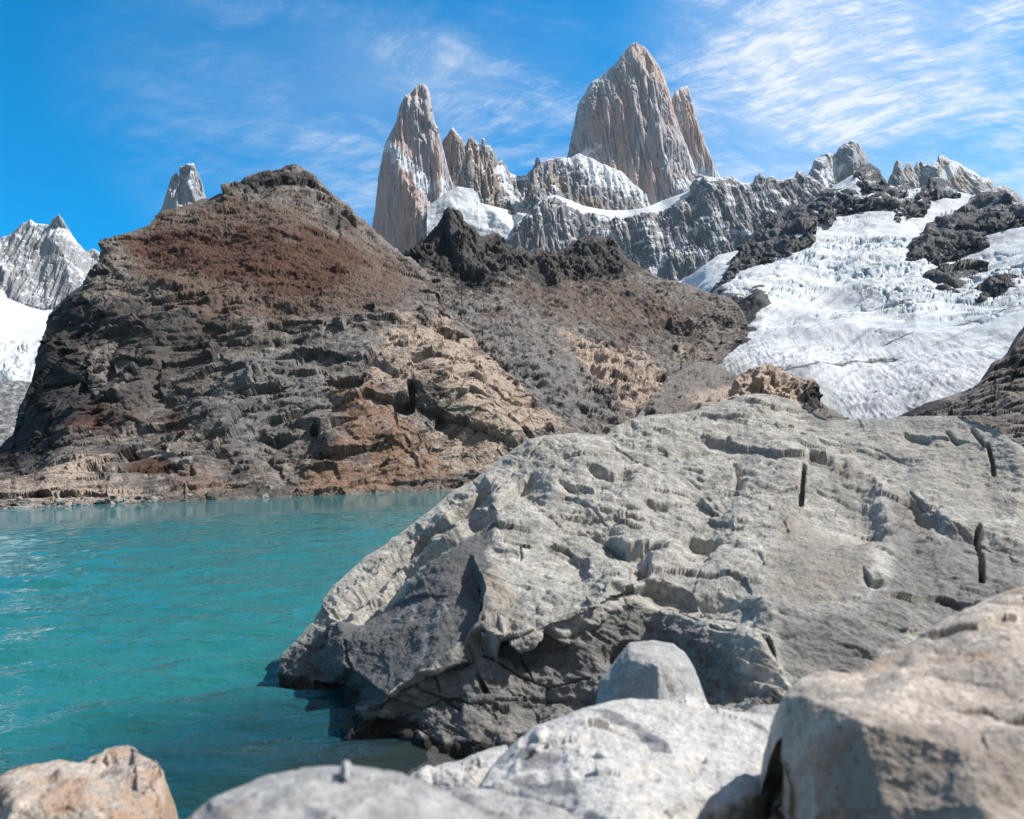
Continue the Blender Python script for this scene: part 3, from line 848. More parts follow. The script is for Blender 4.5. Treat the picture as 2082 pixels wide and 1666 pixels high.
    island([(1976, 606), (1980, 594), (2002, 584), (2020, 567), (2042, 555), (2060, 555), (2074, 560)], [(1976, 608), (1994, 611), (2028, 593), (2048, 582), (2060, 574), (2074, 563)], 40, 190, False, 12, 0.2)


far_peaks()
glacier()


# ------------------------------------------------------------------ brown hills
def poly_mask(px, py, poly, soft, jit):
    return sstep(sdist(poly, px, py) + jit, -soft, soft)


def ridge_slope():
    """second hill: dark spires on top, scree below, meeting the glacier on its right"""
    sky = [(740, 560), (780, 530), (818, 513), (840, 498.6), (851, 486), (869, 475), (888, 458), (898.6, 447.5), (904, 429), (909.5, 420), (917, 424), (922, 427), (928, 426), (937, 433), (940.6, 451), (953, 460), (964, 466), (975, 478.5),
           (982.5, 482), (990, 476.7), (1008, 472), (1019, 482), (1026, 495), (1037, 498.6), (1044.6, 509.5), (1055.6, 498.6), (1066.5, 509.5), (1081, 517), (1092, 506), (1103, 506), (1114, 517), (1128.6, 513), (1143, 506), (1161.5, 495),
           (1176, 484), (1201.6, 478.5), (1220, 482), (1231, 487.6), (1238, 477), (1243.6, 480), (1249, 491), (1260, 506), (1271, 520.5), (1285.6, 535), (1311, 549.7), (1329, 560.6), (1347.7, 568), (1380.5, 573), (1413, 582.6), (1435, 593.5),
           (1453.5, 599), (1470, 602), (1484, 607), (1497, 617), (1508, 634), (1520, 656)]
    bound = [(1380, 500), (1474, 590), (1496, 614), (1512, 640), (1519, 656), (1505, 674), (1475, 688), (1461, 703), (1443, 718), (1417, 735), (1380, 760), (1340, 800), (1200, 1000), (600, 1000), (600, 300)]
    d0 = Rbf([(740, 560, 900), (818, 513, 920), (909, 420, 960), (1008, 472, 1000), (1081, 517, 1020), (1201, 478, 1060), (1271, 520, 1060), (1380, 573, 1040), (1453, 599, 1020), (1530, 600, 1010), (900, 520, 860), (960, 560, 820), (1040, 560, 880),
              (1150, 560, 930), (1250, 590, 900), (1350, 620, 900), (1000, 650, 660), (1100, 650, 720), (1200, 680, 740), (1300, 690, 780), (1400, 690, 860), (1480, 660, 920), (1080, 740, 520), (1180, 760, 560), (1280, 740, 640), (1380, 740, 740),
              (1150, 850, 400), (1250, 860, 420), (1350, 830, 480), (1400, 800, 560), (1100, 900, 340), (1400, 900, 400), (900, 700, 560), (930, 800, 460), (1540, 700, 850), (1560, 640, 960)])
    craggy = [(800, 540), (830, 490), (900, 410), (950, 440), (1100, 495), (1250, 465), (1300, 540), (1250, 570), (1150, 560), (1130, 590), (1060, 560), (1000, 600), (940, 580), (900, 545)]
    dark = [(805, 530), (830, 495), (890, 450), (905, 425), (912, 470), (935, 520), (975, 540), (1000, 590), (975, 600), (945, 575), (925, 545), (870, 545)]  # left face of the spire, turned from the sun, its shade painted in

    def dep(px, py):
        s = sdist(bound, px, py)
        a = d0(px, py)
        g = GLAC(px, py)
        w = np.clip(s / 80, -1, 1)
        near = px > 1385
        return np.where(near, np.where(w > 0, g + (np.minimum(a, g - 20) - g) * np.clip(w, 0, 1), g + 40 * np.abs(w)), a)

    ledges2 = [([(905, 425), (915, 480), (935, 525), (975, 545), (998, 590)], 22, 40, 14, 1), ([(1000, 480), (1010, 520), (1040, 560)], 12, 30, 10, 1), ([(1095, 510), (1110, 545), (1140, 590)], 14, 30, 10, 1),
               ([(1130, 530), (1180, 540), (1250, 545), (1290, 560)], 8, 20, 8, 1), ([(1150, 560), (1210, 556), (1270, 566)], 6, 14, 6, 1), ([(1390, 600), (1420, 640), (1400, 660)], 12, 26, 8, 1), ([(1300, 660), (1370, 650), (1430, 690)], 8, 26, 10, 1),
               ([(1180, 735), (1230, 760), (1290, 772), (1320, 765)], 9, 16, 6, 1), ([(1190, 700), (1260, 712), (1320, 735), (1370, 790), (1400, 830)], 6, 30, 8, -1), ([(1280, 790), (1330, 810), (1380, 825)], 5, 14, 6, 1), ([(1090, 690), (1140, 700), (1180, 725)], 4, 14, 6, 1),
               ([(1040, 745), (1110, 790), (1180, 805)], 4, 20, 8, 1), ([(1330, 620), (1390, 640), (1440, 680)], 6, 20, 8, 1), ([(1240, 600), (1300, 610), (1350, 640)], 5, 18, 8, 1)]

    def zones(P, px, py):
        edge = np.where(px > 1385, 0.2 + 0.8 * np.clip(sdist(bound, px, py) / 60, 0, 1), 1.0)
        return edge * (0.30 + 0.7 * poly_mask(px, py, craggy, 14, 8 * fbm(P / 40, 3, 1)) + 0.5 * poly_mask(px, py, [(1160, 700), (1290, 700), (1400, 830), (1220, 830), (1180, 770)], 20, 0) + 0.35 * sstep(px, 1300, 1420))

    def form(P, N, px, py):
        pp = np.stack([px, py, 0 * px], -1)
        wob = 10 * fbm(pp / 70, 3, 231) + 4 * fbm(pp / 16, 3, 232)
        V = P * np.array([1, 1, 0.5])
        return zones(P, px, py) * (8 * block(V / 44, 201, 0.3, 0.8) + 9 * ridged(V / 32, 4, 206) - 7) + 5 * fbm(P / 55, 4, 205) - ledge_depth(px, py, ledges2, wob)

    def fine(P, N, px, py):
        m = zones(P, px, py)
        S = rotz(P, 0.3, -0.35)
        V = P * np.array([1, 1, 0.5])
        D = rotz(P, 0.25, 0.65) * np.array([0.3, 1, 1.5])
        V2 = P * np.array([1, 1, 0.32])
        top = poly_mask(px, py, craggy, 14, 0)
        d = m * (9 * block(V2 / 16, 202, 0.32, 0.9) + 4.5 * block(V2 / 7.5, 208, 0.32, 0.9) * top + 4.0 * block(S * np.array([1, 1, 1.6]) / 8, 203, 0.3, 0.7) * (1 - 0.6 * top) + 2.2 * block(P / 4.2, 204) - 5)
        return d + 1.8 * ridged(D / 10, 4, 233) + 3.2 * block(D / 11, 236, 0.26, 0.9) * (1 - top) + 2.0 * block(P / 6, 235, 0.28, 0.9) * (1 - top) + 0.8 * block(P / 3.0, 234, 0.28, 0.9) + 0.3 * fbm(P / 3, 3, 207)
    disp = [form, fine]

    def attrs(P, N, px, py):
        j = 24 * fbm(P / 40, 5, 211, 0.65) + 14 * fbm(rotz(P, 0.25, 0.65) * np.array([0.25, 1, 1.5]) / 22, 4, 212)
        f = lambda poly, soft=14: poly_mask(px, py, poly, soft, j)
        tan = np.maximum(f([(1080, 670), (1170, 680), (1300, 725), (1355, 770), (1410, 835), (1350, 850), (1260, 830), (1190, 770), (1100, 715)]) * 1.0, 0.5 * f([(1340, 700), (1450, 690), (1440, 740), (1400, 760)]))
        return {'tan': tan, 'grey': 0.9 * f([(900, 600), (1010, 590), (1160, 700), (1250, 830), (1260, 900), (1100, 900), (980, 700)], 24) + 0.5 * f([(1300, 740), (1420, 720), (1480, 760), (1420, 840), (1380, 800)]),
                'brown': 0.7 * f([(1000, 590), (1150, 540), (1300, 570), (1420, 640), (1420, 700), (1300, 690), (1150, 660)], 30), 'red': 0.55 * f([(950, 590), (1010, 620), (1090, 680), (1060, 690), (980, 640)]) + 0.5 * f([(1340, 640), (1400, 650), (1460, 690), (1430, 710), (1370, 680)]) + 0.35 * f([(1120, 560), (1180, 570), (1160, 600)]),
                'orange': 0.35 * f([(1085, 675), (1150, 680), (1190, 720), (1130, 730)]) + 0.4 * f([(1380, 700), (1440, 690), (1420, 730)]), 'pale': 0.45 * sstep(fbm(rotz(P, 0.25, 0.65) * np.array([0.2, 1, 1.5]) / 9, 4, 214), 0.18, 0.45) * (1 - f(craggy, 14)), 'dark': 0.75 * f(dark, 8) + 0.35 * f(craggy, 14) + 0.22 + 0.45 * sstep(fbm(rotz(P, 0.25, 0.65) * np.array([0.2, 1, 1.5]) / 13, 4, 215), 0.15, 0.4)}
    mass('hill', sky, [(740, 960), (1395, 960), (1417, 780), (1461, 740), (1500, 700), (1530, 675)], dep, MHILL, 1.5, disp, attrs, 160, calm=14.0, lean=0.9)


def moraine():
    d0 = Rbf([(1340, 760, 640), (1417, 734, 800), (1480, 752, 780), (1700, 800, 600), (1400, 850, 420), (1500, 850, 420), (1650, 850, 440), (1560, 800, 520), (1300, 900, 330), (1700, 900, 350)])
    sky = [(1290, 850), (1330, 800), (1365, 768), (1390, 748), (1417, 735), (1440, 738), (1465, 743), (1485, 757), (1520, 770), (1600, 790), (1660, 812), (1720, 850)]
    mass('hill', sky, [(1340, 930), (1730, 930)], d0, MHILL, 1.8, lambda P, N, px, py: 5 * fbm(P / 40, 4, 301) + 4 * block(rotz(P, 0.4, 0.5) * np.array([0.6, 1, 1.6]) / 14, 302, 0.3, 0.8) + 2.2 * block(P / 5, 303, 0.3, 0.8) + 1.0 * block(P / 2.2, 304) - 2,
         lambda P, N, px, py: {'tan': 0.8 * poly_mask(px, py, [(1400, 800), (1490, 780), (1520, 830), (1420, 850)], 12, 12 * fbm(P / 20, 3, 5)), 'grey': 0.45 + 0.5 * fbm(P / 25, 4, 6), 'brown': 0.3 * sstep(fbm(P / 20, 3, 8), 0, 0.3), 'red': 0 * px, 'orange': 0 * px, 'pale': 0.3 * sstep(fbm(P / 9, 4, 12), 0.25, 0.5), 'dark': 0.15 + 0 * px}, 60, drop=60, lean=1.0)
    # tan knoll in front of the ice
    sky = [(1470, 815), (1482, 806), (1490, 785), (1495, 772), (1507.5, 757), (1520, 752), (1533, 749), (1550, 744), (1566, 742), (1588, 746), (1603, 757), (1617, 768), (1632, 773), (1645, 771), (1654, 772), (1663, 781), (1660, 790), (1650, 800)][:-2] + [(1668, 800)]
    dk = Facets([(1470, 815, 520), (1495, 772, 520), (1533, 749, 530), (1566, 742, 540), (1603, 757, 535), (1632, 773, 530), (1663, 781, 530), (1668, 800, 530), (1500, 800, 490), (1520, 775, 498), (1545, 768, 500), (1580, 770, 500), (1610, 790, 495), (1560, 800, 480), (1640, 795, 505), (1560, 850, 440), (1480, 850, 450), (1660, 850, 450)])
    mass('rock_outcrop', sky, [(1470, 860), (1670, 830)], dk, MHILL, 1.4, lambda P, N, px, py: 9 * block(rotz(P, 0.5, 0.7) / np.array([20, 14, 9.0]), 311, 0.24, 1.0) + 4 * block(rotz(P, 0.5, 0.7) / np.array([9, 7, 4]), 312, 0.24, 1.0) + 1.2 * block(P / 2.2, 313) - 4,
         lambda P, N, px, py: {'tan': 0.95 + 0 * px, 'grey': 0.25 * sstep(px, 1600, 1650), 'brown': 0.3 * sstep(fbm(P / 10, 3, 3), 0, .4), 'red': 0 * px, 'orange': 0 * px, 'pale': 0 * px, 'dark': 0.8 * sstep(px, 1615, 1640) * sstep(py, 778, 790)}, 25, drop=25, lean=0.6)
    # slope under the right edge of the ice
    sky = [(1790, 870), (1826, 850), (1863, 832), (1881, 821), (1921, 807), (1954, 796), (1987, 788), (2002, 770), (2020, 752), (2024, 737), (2042, 730), (2057, 715), (2073, 689), (2082, 667), (2140, 600), (2320, 520)]
    dr = Rbf([(1826, 850, 520), (1954, 796, 520), (2024, 737, 560), (2082, 667, 620), (2320, 520, 700), (1900, 870, 380), (2000, 850, 380), (2082, 800, 430), (2320, 700, 480), (2082, 920, 260), (2320, 920, 260), (1850, 920, 300)])
    mass('hill', sky, [(1790, 1000), (2330, 1000)], dr, MHILL, 1.6, lambda P, N, px, py: 7 * block(rotz(P, -0.5, 0.5) * np.array([0.5, 1, 2]) / 17, 321, 0.26, 1.0) + 3.2 * block(rotz(P, -0.5, 0.5) * np.array([0.4, 1, 1.6]) / 6.5, 322, 0.26, 1.0) + 1.3 * block(P / 2.2, 323) + 5 * fbm(P / 40, 3, 324) - 4,
         lambda P, N, px, py: {'tan': 0.45 * sstep(fbm(P / 18, 4, 17), 0.05, 0.4) * sstep(px, 1960, 2020), 'grey': 0.6 + 0.4 * fbm(P / 14, 4, 18), 'brown': 0.5 * sstep(-py, -800, -740), 'red': 0.2 * sstep(-py, -800, -740), 'orange': 0 * px, 'pale': 0.5 * sstep(fbm(rotz(P, -0.5, 0.5) * np.array([0.25, 1, 2]) / 7, 4, 19), 0.15, 0.4), 'dark': 0.6 * sstep(fbm(rotz(P, -0.5, 0.5) * np.array([0.25, 1, 2]) / 9, 4, 20), 0.1, 0.4) + 0.7 * sstep(ldist([(1840, 843), (1900, 822), (1925, 822)], px, py), 16, 5)}, 60, drop=60, lean=0.8)


def main_hill():
    sky = [(-330, 1000), (-120, 960), (-40, 935), (0, 908), (23, 884), (34, 838), (50, 806), (62, 779), (73, 738), (78, 711), (87, 679), (103, 640), (121, 619), (146, 597), (173, 578), (187, 555), (201, 533), (214, 511), (216, 489), (233, 482), (255, 476),
           (278, 466.5), (301, 457), (315, 441), (328, 430), (360, 421), (397, 412), (424, 405), (457, 403), (461, 384), (484, 375), (506, 355), (524, 351), (538, 346), (556, 347), (575, 345), (579, 339), (598, 333), (616, 343), (634, 355), (657, 375), (671, 393.5),
           (698, 412), (721, 430), (748, 455), (775.5, 487), (807.5, 510), (836, 526), (862, 548), (885, 580), (902, 620), (920, 645), (939, 662), (961, 681), (975, 703), (1004, 732), (1034, 761), (1056, 783), (1085, 809), (1118, 838), (1150.5, 864), (1200, 888), (1300, 930)]
    def bot(x):
        return horizon(x) + F * (CAMH + 7.0) / np.interp(x, [-330, 0, 350, 950, 1300], [190, 205, 240, 300, 300])
    d0 = Rbf([(-330, 1000, 330), (0, 908, 420), (34, 838, 440), (78, 711, 470), (121, 619, 520), (216, 489, 580), (328, 430, 640), (457, 403, 680), (598, 333, 720), (698, 412, 720), (807, 510, 720), (862, 548, 640), (920, 645, 520), (975, 703, 450), (1056, 783, 400), (1150, 864, 360), (1300, 930, 330),
              (300, 520, 570), (450, 500, 560), (600, 480, 570), (720, 520, 580), (500, 420, 640), (600, 400, 670), (200, 620, 480), (350, 620, 455), (500, 640, 450), (650, 620, 460), (780, 600, 480), (130, 720, 430), (230, 740, 410), (350, 750, 400), (500, 740, 385), (650, 720, 390), (780, 700, 390), (860, 700, 400),
              (80, 850, 370), (200, 840, 360), (330, 840, 350), (480, 830, 335), (620, 830, 325), (720, 830, 325), (800, 800, 330), (900, 800, 330), (960, 780, 345), (880, 740, 350), (1000, 860, 315), (940, 880, 318), (1080, 900, 318),
              (60, 930, 325), (200, 910, 310), (350, 910, 290), (500, 910, 285), (650, 910, 290), (800, 900, 302), (900, 930, 306), (940, 950, 303), (860, 960, 296), (930, 980, 294), (300, 975, 262), (0, 1035, 205), (200, 1026, 222), (400, 1016, 245), (600, 1008, 265), (800, 998, 283), (920, 992, 290), (1200, 985, 300), (-330, 1050, 190), (550, 970, 268), (750, 960, 285)])

    cave = (835, 835)
    scree = [(225, 470), (400, 420), (480, 410), (620, 400), (740, 470), (820, 540), (870, 580), (800, 600), (700, 640), (560, 660), (440, 610), (330, 560), (240, 520)]
    steep = [(0, 1000), (20, 880), (80, 700), (140, 600), (230, 600), (420, 610), (520, 650), (420, 740), (400, 840), (300, 900), (120, 915)]

    ledges = [([(225, 520), (250, 560), (330, 575), (400, 600), (440, 620), (520, 605), (600, 625), (660, 650)], 7, 40, 14, 1),
              ([(330, 640), (400, 650), (460, 680), (560, 660), (640, 655)], 5, 30, 10, 1), ([(420, 705), (470, 690), (530, 690), (610, 690)], 4, 26, 8, 1), ([(120, 640), (180, 650), (260, 665), (330, 690)], 6, 34, 10, 1),
              ([(80, 745), (150, 760), (200, 800), (300, 815), (400, 800)], 5, 34, 12, 1), ([(190, 690), (178, 745), (172, 810)], 5, 16, 6, 1), ([(228, 675), (222, 730), (200, 800)], 5, 18, 6, -1), ([(275, 700), (268, 760), (240, 812)], 5, 18, 6, -1),
              ([(330, 720), (320, 780), (340, 830)], 5, 22, 8, 1), ([(520, 730), (500, 790), (470, 850)], 5, 26, 10, 1), ([(590, 700), (640, 740), (690, 800), (730, 830)], 5, 34, 12, -1),
              ([(740, 700), (800, 745), (850, 790), (905, 850), (960, 905)], 6, 34, 10, 1), ([(845, 670), (900, 700), (960, 760), (1010, 800), (1060, 850)], 6, 36, 10, -1), ([(700, 640), (770, 665), (830, 690), (880, 720)], 4, 24, 8, 1),
              ([(690, 835), (750, 805), (800, 812), (835, 812), (870, 830), (930, 850), (1000, 870), (1070, 905)], 9, 30, 8, 1), ([(470, 880), (520, 862), (590, 858), (640, 868), (655, 900), (650, 940)], 6, 24, 8, 1), ([(400, 930), (450, 915), (520, 922), (570, 940), (580, 985)], 5, 22, 8, 1), ([(300, 945), (350, 935), (390, 945), (400, 985)], 4, 18, 6, 1),
              ([(120, 950), (170, 935), (200, 945), (250, 945), (262, 985)], 5, 20, 7, 1), ([(690, 880), (740, 900), (800, 905), (850, 940), (860, 985)], 4, 26, 8, 1), ([(560, 960), (620, 950), (680, 958), (700, 995)], 4, 18, 6, 1),
              ([(650, 385), (668, 410), (690, 440), (702, 490), (715, 510)], 7, 22, 6, 1), ([(720, 440), (760, 475), (800, 510), (850, 545)], 4, 18, 6, 1), ([(462, 402), (520, 385), (580, 372), (640, 375)], 4, 16, 5, 1),
              ([(216, 505), (260, 500), (300, 492), (350, 480)], 5, 18, 6, 1), ([(350, 490), (420, 485), (480, 500), (540, 495)], 3, 16, 6, 1), ([(430, 545), (500, 540), (560, 560), (640, 555)], 4, 20, 7, 1), ([(560, 510), (620, 505), (690, 520)], 3, 16, 6, 1)]

    def zones(P, px, py):
        j = 10 * fbm(P / 30, 3, 401)
        sc_ = poly_mask(px, py, scree, 22, j)
        st = poly_mask(px, py, steep, 25, j)
        summit = sstep(np.minimum(ldist([(455, 395), (510, 360), (600, 340), (660, 380), (720, 435), (760, 480), (810, 520)], px, py), ldist([(216, 495), (240, 485)], px, py)), 40, 10)
        spur = poly_mask(px, py, [(620, 660), (860, 660), (1150, 880), (900, 990), (700, 900), (700, 780)], 30, j)
        return sc_, np.clip(1.0 - 0.62 * sc_ - 0.1 * st + 0.4 * summit - 0.35 * poly_mask(px, py, bench, 20, j) - 0.35 * sstep(px, 110, 40), 0.2, 1.5), spur

    def form(P, N, px, py):
        pp = np.stack([px, py, 0 * px], -1)
        wob = 12 * fbm(pp / 90, 3, 441) + 5 * fbm(pp / 22, 3, 442)
        sc_, m, spur = zones(P, px, py)
        d = 5 * fbm(P / 45, 4, 408) + m * 6 * block(P * np.array([1, 1, 0.8]) / 36, 402, 0.25, 0.8) - 0.65 * ledge_depth(px, py, ledges, wob)
        c1 = sstep(np.hypot((px - 820) / 24, (py - 828) / 20), 1.1, 0.55) + sstep(np.hypot((px - 838) / 8, (py - 795) / 30), 1.1, 0.5) * 0.7 + sstep(np.hypot((px - 643) / 11, (py - 884) / 10), 1.1, 0.5) * 0.5 + sstep(np.hypot((px - 933) / 5, (py - 880) / 36), 1.1, 0.5) * 0.0
        return d - 9 * c1

    def medium(P, N, px, py):
        sc_, m, spur = zones(P, px, py)
        S = rotz(P, 0.2, 0.12) * np.array([0.8, 1, 2.4])
        D = rotz(P, 0.25, 0.75) * np.array([0.35, 1, 1.6])          # slabs dipping to the right
        a = 5.5 * block(S / 24, 403, 0.2, 1.1) + 1.5 * block(S / 8, 404, 0.2, 1.1) + 1.2 * ridged(S / 18, 3, 443)
        b = 6.0 * block(D / 22, 444, 0.2, 1.1) + 1.6 * block(D / 8, 445, 0.2, 1.1) + 1.5 * ridged(D / 12, 3, 407)
        return m * (a * (1 - 0.75 * spur) + b * 0.8 * spur) + (1 - spur) * 1.0 * m * ridged(D / 9, 3, 446) - 3

    def fine(P, N, px, py):
        sc_, m, spur = zones(P, px, py)
        S = rotz(P, 0.2, 0.12) * np.array([0.7, 1, 2.0])
        D = rotz(P, 0.25, 0.75) * np.array([0.4, 1, 1.5])
        Q = S * (1 - spur)[:, None] + D * spur[:, None]
        d = m * (0.6 * block(S / 3.2, 405, 0.28, 0.9) * (1 - spur) + 0.6 * block(D / 3.0, 447, 0.28, 0.9) * spur + 0.3 * block(P / 1.7, 406))
        return d + sc_ * (1.6 * block(S / 5.5, 414, 0.3, 0.8) + 1.2 * block(P / 2.6, 411, 0.4, 0.6) + 0.6 * block(P / 1.3, 412)) + 0.3 * fbm(P / 2.0, 3, 409)
    disp = [form, medium, fine]

    bench = [(-340, 1100), (-340, 1010), (0, 966), (27, 957), (59, 939), (91, 927), (123, 916), (160, 902), (201, 893), (246, 891), (330, 890), (430, 905), (640, 1100)]

    def attrs(P, N, px, py):
        j = 26 * fbm(P / 32, 5, 421, 0.65) + 10 * fbm(rotz(P, 0.2, 0.12) * np.array([1, 1, 4]) / 22, 3, 422)
        f = lambda poly, soft=16: poly_mask(px, py, poly, soft, j)
        red = np.maximum.reduce([0.95 * f([(250, 500), (330, 470), (420, 455), (560, 470), (690, 470), (750, 520), (690, 590), (600, 610), (500, 580), (400, 555), (300, 540)], 26), 0.8 * f([(100, 830), (170, 820), (330, 838), (350, 850), (250, 880), (110, 880)], 12), 0.8 * f([(230, 895), (290, 890), (350, 920), (370, 950), (290, 960), (240, 925)], 12), 0.6 * f([(330, 860), (370, 845), (390, 880), (350, 890)], 10)])
        brown = np.maximum.reduce([0.85 * f([(235, 490), (340, 430), (470, 410), (600, 420), (720, 470), (820, 540), (860, 580), (780, 620), (650, 640), (440, 680), (380, 650), (300, 580)], 26), 0.6 * f([(350, 660), (620, 630), (800, 570), (820, 590), (640, 660), (420, 690)], 12)])
        tan = np.maximum.reduce([0.75 * f([(720, 700), (800, 650), (900, 650), (970, 700), (1150, 870), (1060, 900), (960, 850), (860, 800), (760, 780)], 22), 0.6 * f([(860, 880), (950, 850), (1060, 900), (930, 985), (880, 960)], 18), 0.55 * f([(-300, 1040), (0, 975), (160, 910), (260, 895), (200, 960), (300, 1000), (200, 1045)], 20), 0.5 * f([(430, 620), (600, 610), (640, 640), (520, 650)], 10)])
        orange = np.maximum.reduce([0.75 * f([(680, 790), (740, 790), (830, 850), (930, 980), (900, 1000), (620, 1010), (560, 1000), (660, 930), (690, 880)], 22), 0.5 * f([(370, 930), (560, 990), (520, 1010), (330, 1000)], 14), 0.5 * f([(280, 900), (360, 925), (360, 940), (300, 915)], 6)])
        grey = 0.8 * f([(420, 740), (600, 670), (720, 640), (780, 690), (740, 760), (700, 830), (640, 900), (500, 930), (420, 870)], 26)
        pale = np.maximum.reduce([0.62 * f([(186, 725), (205, 690), (222, 675), (220, 720), (200, 790), (182, 800)], 7), 0.62 * f([(240, 730), (262, 715), (268, 760), (245, 795)], 6), 0.9 * sstep(ldist([(252, 893), (290, 905), (325, 912), (345, 922), (385, 935)], px, py) + 0.25 * j, 6, 2), 0.6 * sstep(ldist([(520, 708), (560, 700), (615, 693)], px, py) + 0.4 * j, 7, 2), 0.7 * f([(888, 780), (900, 785), (945, 835), (935, 838), (900, 810)], 4), 0.6 * f([(893, 920), (910, 950), (915, 970), (900, 960)], 4), 0.5 * sstep(py - horizon(px) + 0.3 * j, -18, 2) * sstep(-px, -330, -200)])
        dark = np.maximum.reduce([0.8 * f([(-60, 960), (0, 890), (60, 770), (110, 620), (180, 590), (220, 640), (170, 830), (120, 910), (0, 965)], 26), 0.5 * f([(220, 610), (500, 640), (420, 740), (300, 840), (200, 840)], 26), 0.6 * f([(460, 385), (510, 355), (600, 333), (650, 370), (600, 372), (500, 400)], 8), 0.5 * f([(660, 415), (700, 440), (700, 490), (650, 470)], 10)])  # first patch paints the hill's shadow side darker on the left
        sp = poly_mask(px, py, [(600, 640), (860, 640), (1150, 880), (900, 990), (640, 960), (640, 780)], 40, j)
        SB = rotz(P, 0.2, 0.12) * np.array([0.18, 0.6, 2.2])
        DB = rotz(P, 0.25, 0.75) * np.array([0.16, 1, 2.0])
        bed1 = fbm(SB / 7, 4, 431, 0.62) * (1 - sp) + fbm(DB / 7, 4, 432, 0.62) * sp
        bed2 = fbm(SB / 13, 4, 433, 0.62) * (1 - sp) + fbm(DB / 13, 4, 434, 0.62) * sp
        low = sstep(py, 540, 640)
        pale = np.maximum(pale, (0.30 + 0.25 * sp) * sstep(bed1, 0.12, 0.42) * low)
        dark = np.maximum(dark, 0.48 * sstep(bed2, 0.12, 0.40) * (0.25 + 0.75 * low))
        return {'tan': tan, 'grey': grey, 'brown': brown, 'red': red, 'orange': orange, 'pale': pale, 'dark': dark}

    def dep(px, py):
        b = sstep(sdist(bench, px, py), 4, -22)
        lim = sstep(-px, -420, -200)
        return d0(px, py) * (1 + 0.05 * b * lim * sstep(py, 830, 880)) 
    mass('hill', sky, bot, dep, MHILL, 1.45, disp, attrs, 220, drop=300, lean=0.8)


ridge_slope()
moraine()
main_hill()


# ------------------------------------------------------------------ ground, water
def shore_z(X, Y):
    w = -0.42 + 0.62 * X - 0.12 * (Y - 2.0)
    near = np.clip(w, -3.0, 0.45)
    back = 0.8 * sstep(-Y, -0.3, 2.0)
    return np.maximum(near, np.minimum(back, near + 0.9))


MSHORE = rock_mat('shore_stones', [(0.11, 0.10, 0.09), (0.07, 0.065, 0.06), (0.16, 0.145, 0.13)], 6.0, bump=0.8, bump_scale=20, bump_dist=0.03, fine=(0.6, 1.4))
MBED = rock_mat('lake_bed', [(0.10, 0.09, 0.08), (0.07, 0.065, 0.06), (0.12, 0.11, 0.10)], 1 / 20, bump=0.3)


def ground():
    g = np.sign(np.linspace(-1, 1, 150)) * (np.abs(np.linspace(-1, 1, 150)) ** 3.2)
    X, Y = np.meshgrid(g * 4300, g * 4300 + 300)
    Z = np.full(X.shape, -4.0)
    V = np.stack([X, Y, Z], -1).reshape(-1, 3)
    idx = np.arange(150 * 150).reshape(150, 150)
    q = np.stack([idx[:-1, :-1], idx[:-1, 1:], idx[1:, 1:], idx[1:, :-1]], -1).reshape(-1, 4)
    link_mesh('ground', V, q, MBED)
    n = 260
    x, y = np.meshgrid(np.linspace(-4, 12, n), np.linspace(-6, 12, n))
    P = np.stack([x, y, 0 * x], -1).reshape(-1, 3)
    z = shore_z(P[:, 0], P[:, 1]) + 0.05 * fbm(P / 0.6, 3, 501) + 0.10 * crag(P / 0.30, 502) + 0.05 * crag(P / 0.13, 503) - 0.06
    edge = np.maximum.reduce([sstep(-P[:, 0], 3, 4), sstep(P[:, 0], 10, 12), sstep(P[:, 1], 9, 12), sstep(-P[:, 1], 4, 6)])
    P[:, 2] = z * (1 - edge) - 4.2 * edge
    idx = np.arange(n * n).reshape(n, n)
    q = np.stack([idx[:-1, :-1], idx[:-1, 1:], idx[1:, 1:], idx[1:, :-1]], -1).reshape(-1, 4)
    link_mesh('shore', P, q, MSHORE)


def water_mat():
    m = bpy.data.materials.new('glacial_water')
    m.use_nodes = True
    t = NT(m.node_tree)
    co = t.n('ShaderNodeTexCoord', out=3)
    w1 = t.noise(t.scale(t.scale(co, (1, 1, 1), (0, 0, 0.12)), (0.45, 1.0, 1.0)), 1.1, 5, 0.55, 0.3)
    w2 = t.noise(t.scale(t.scale(co, (1, 1, 1), (0, 0, -0.1)), (0.4, 1.0, 1.0)), 6.5, 4, 0.6, 0.2)
    far = t.attr('far')
    h = t.math('ADD', t.math('MULTIPLY', t.math('MULTIPLY', w1, 0.30), far), t.math('MULTIPLY', w2, 0.05))
    nrm = t.n('ShaderNodeBump', {'Strength': 1.0, 'Distance': 1.0, 'Height': h})
    n3 = t.noise(co, 0.05, 3, 0.5)
    deep = t.mix(n3, (0.018, 0.150, 0.156), (0.024, 0.178, 0.18))
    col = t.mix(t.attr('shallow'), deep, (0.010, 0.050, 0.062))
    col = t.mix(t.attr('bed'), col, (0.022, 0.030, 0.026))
    bs = t.n('ShaderNodeBsdfPrincipled', {'Base Color': col, 'Roughness': 0.03, 'IOR': 1.333, 'Specular IOR Level': 0.5, 'Normal': nrm})
    t.n('ShaderNodeOutputMaterial', {0: bs}, out=None)
    return m


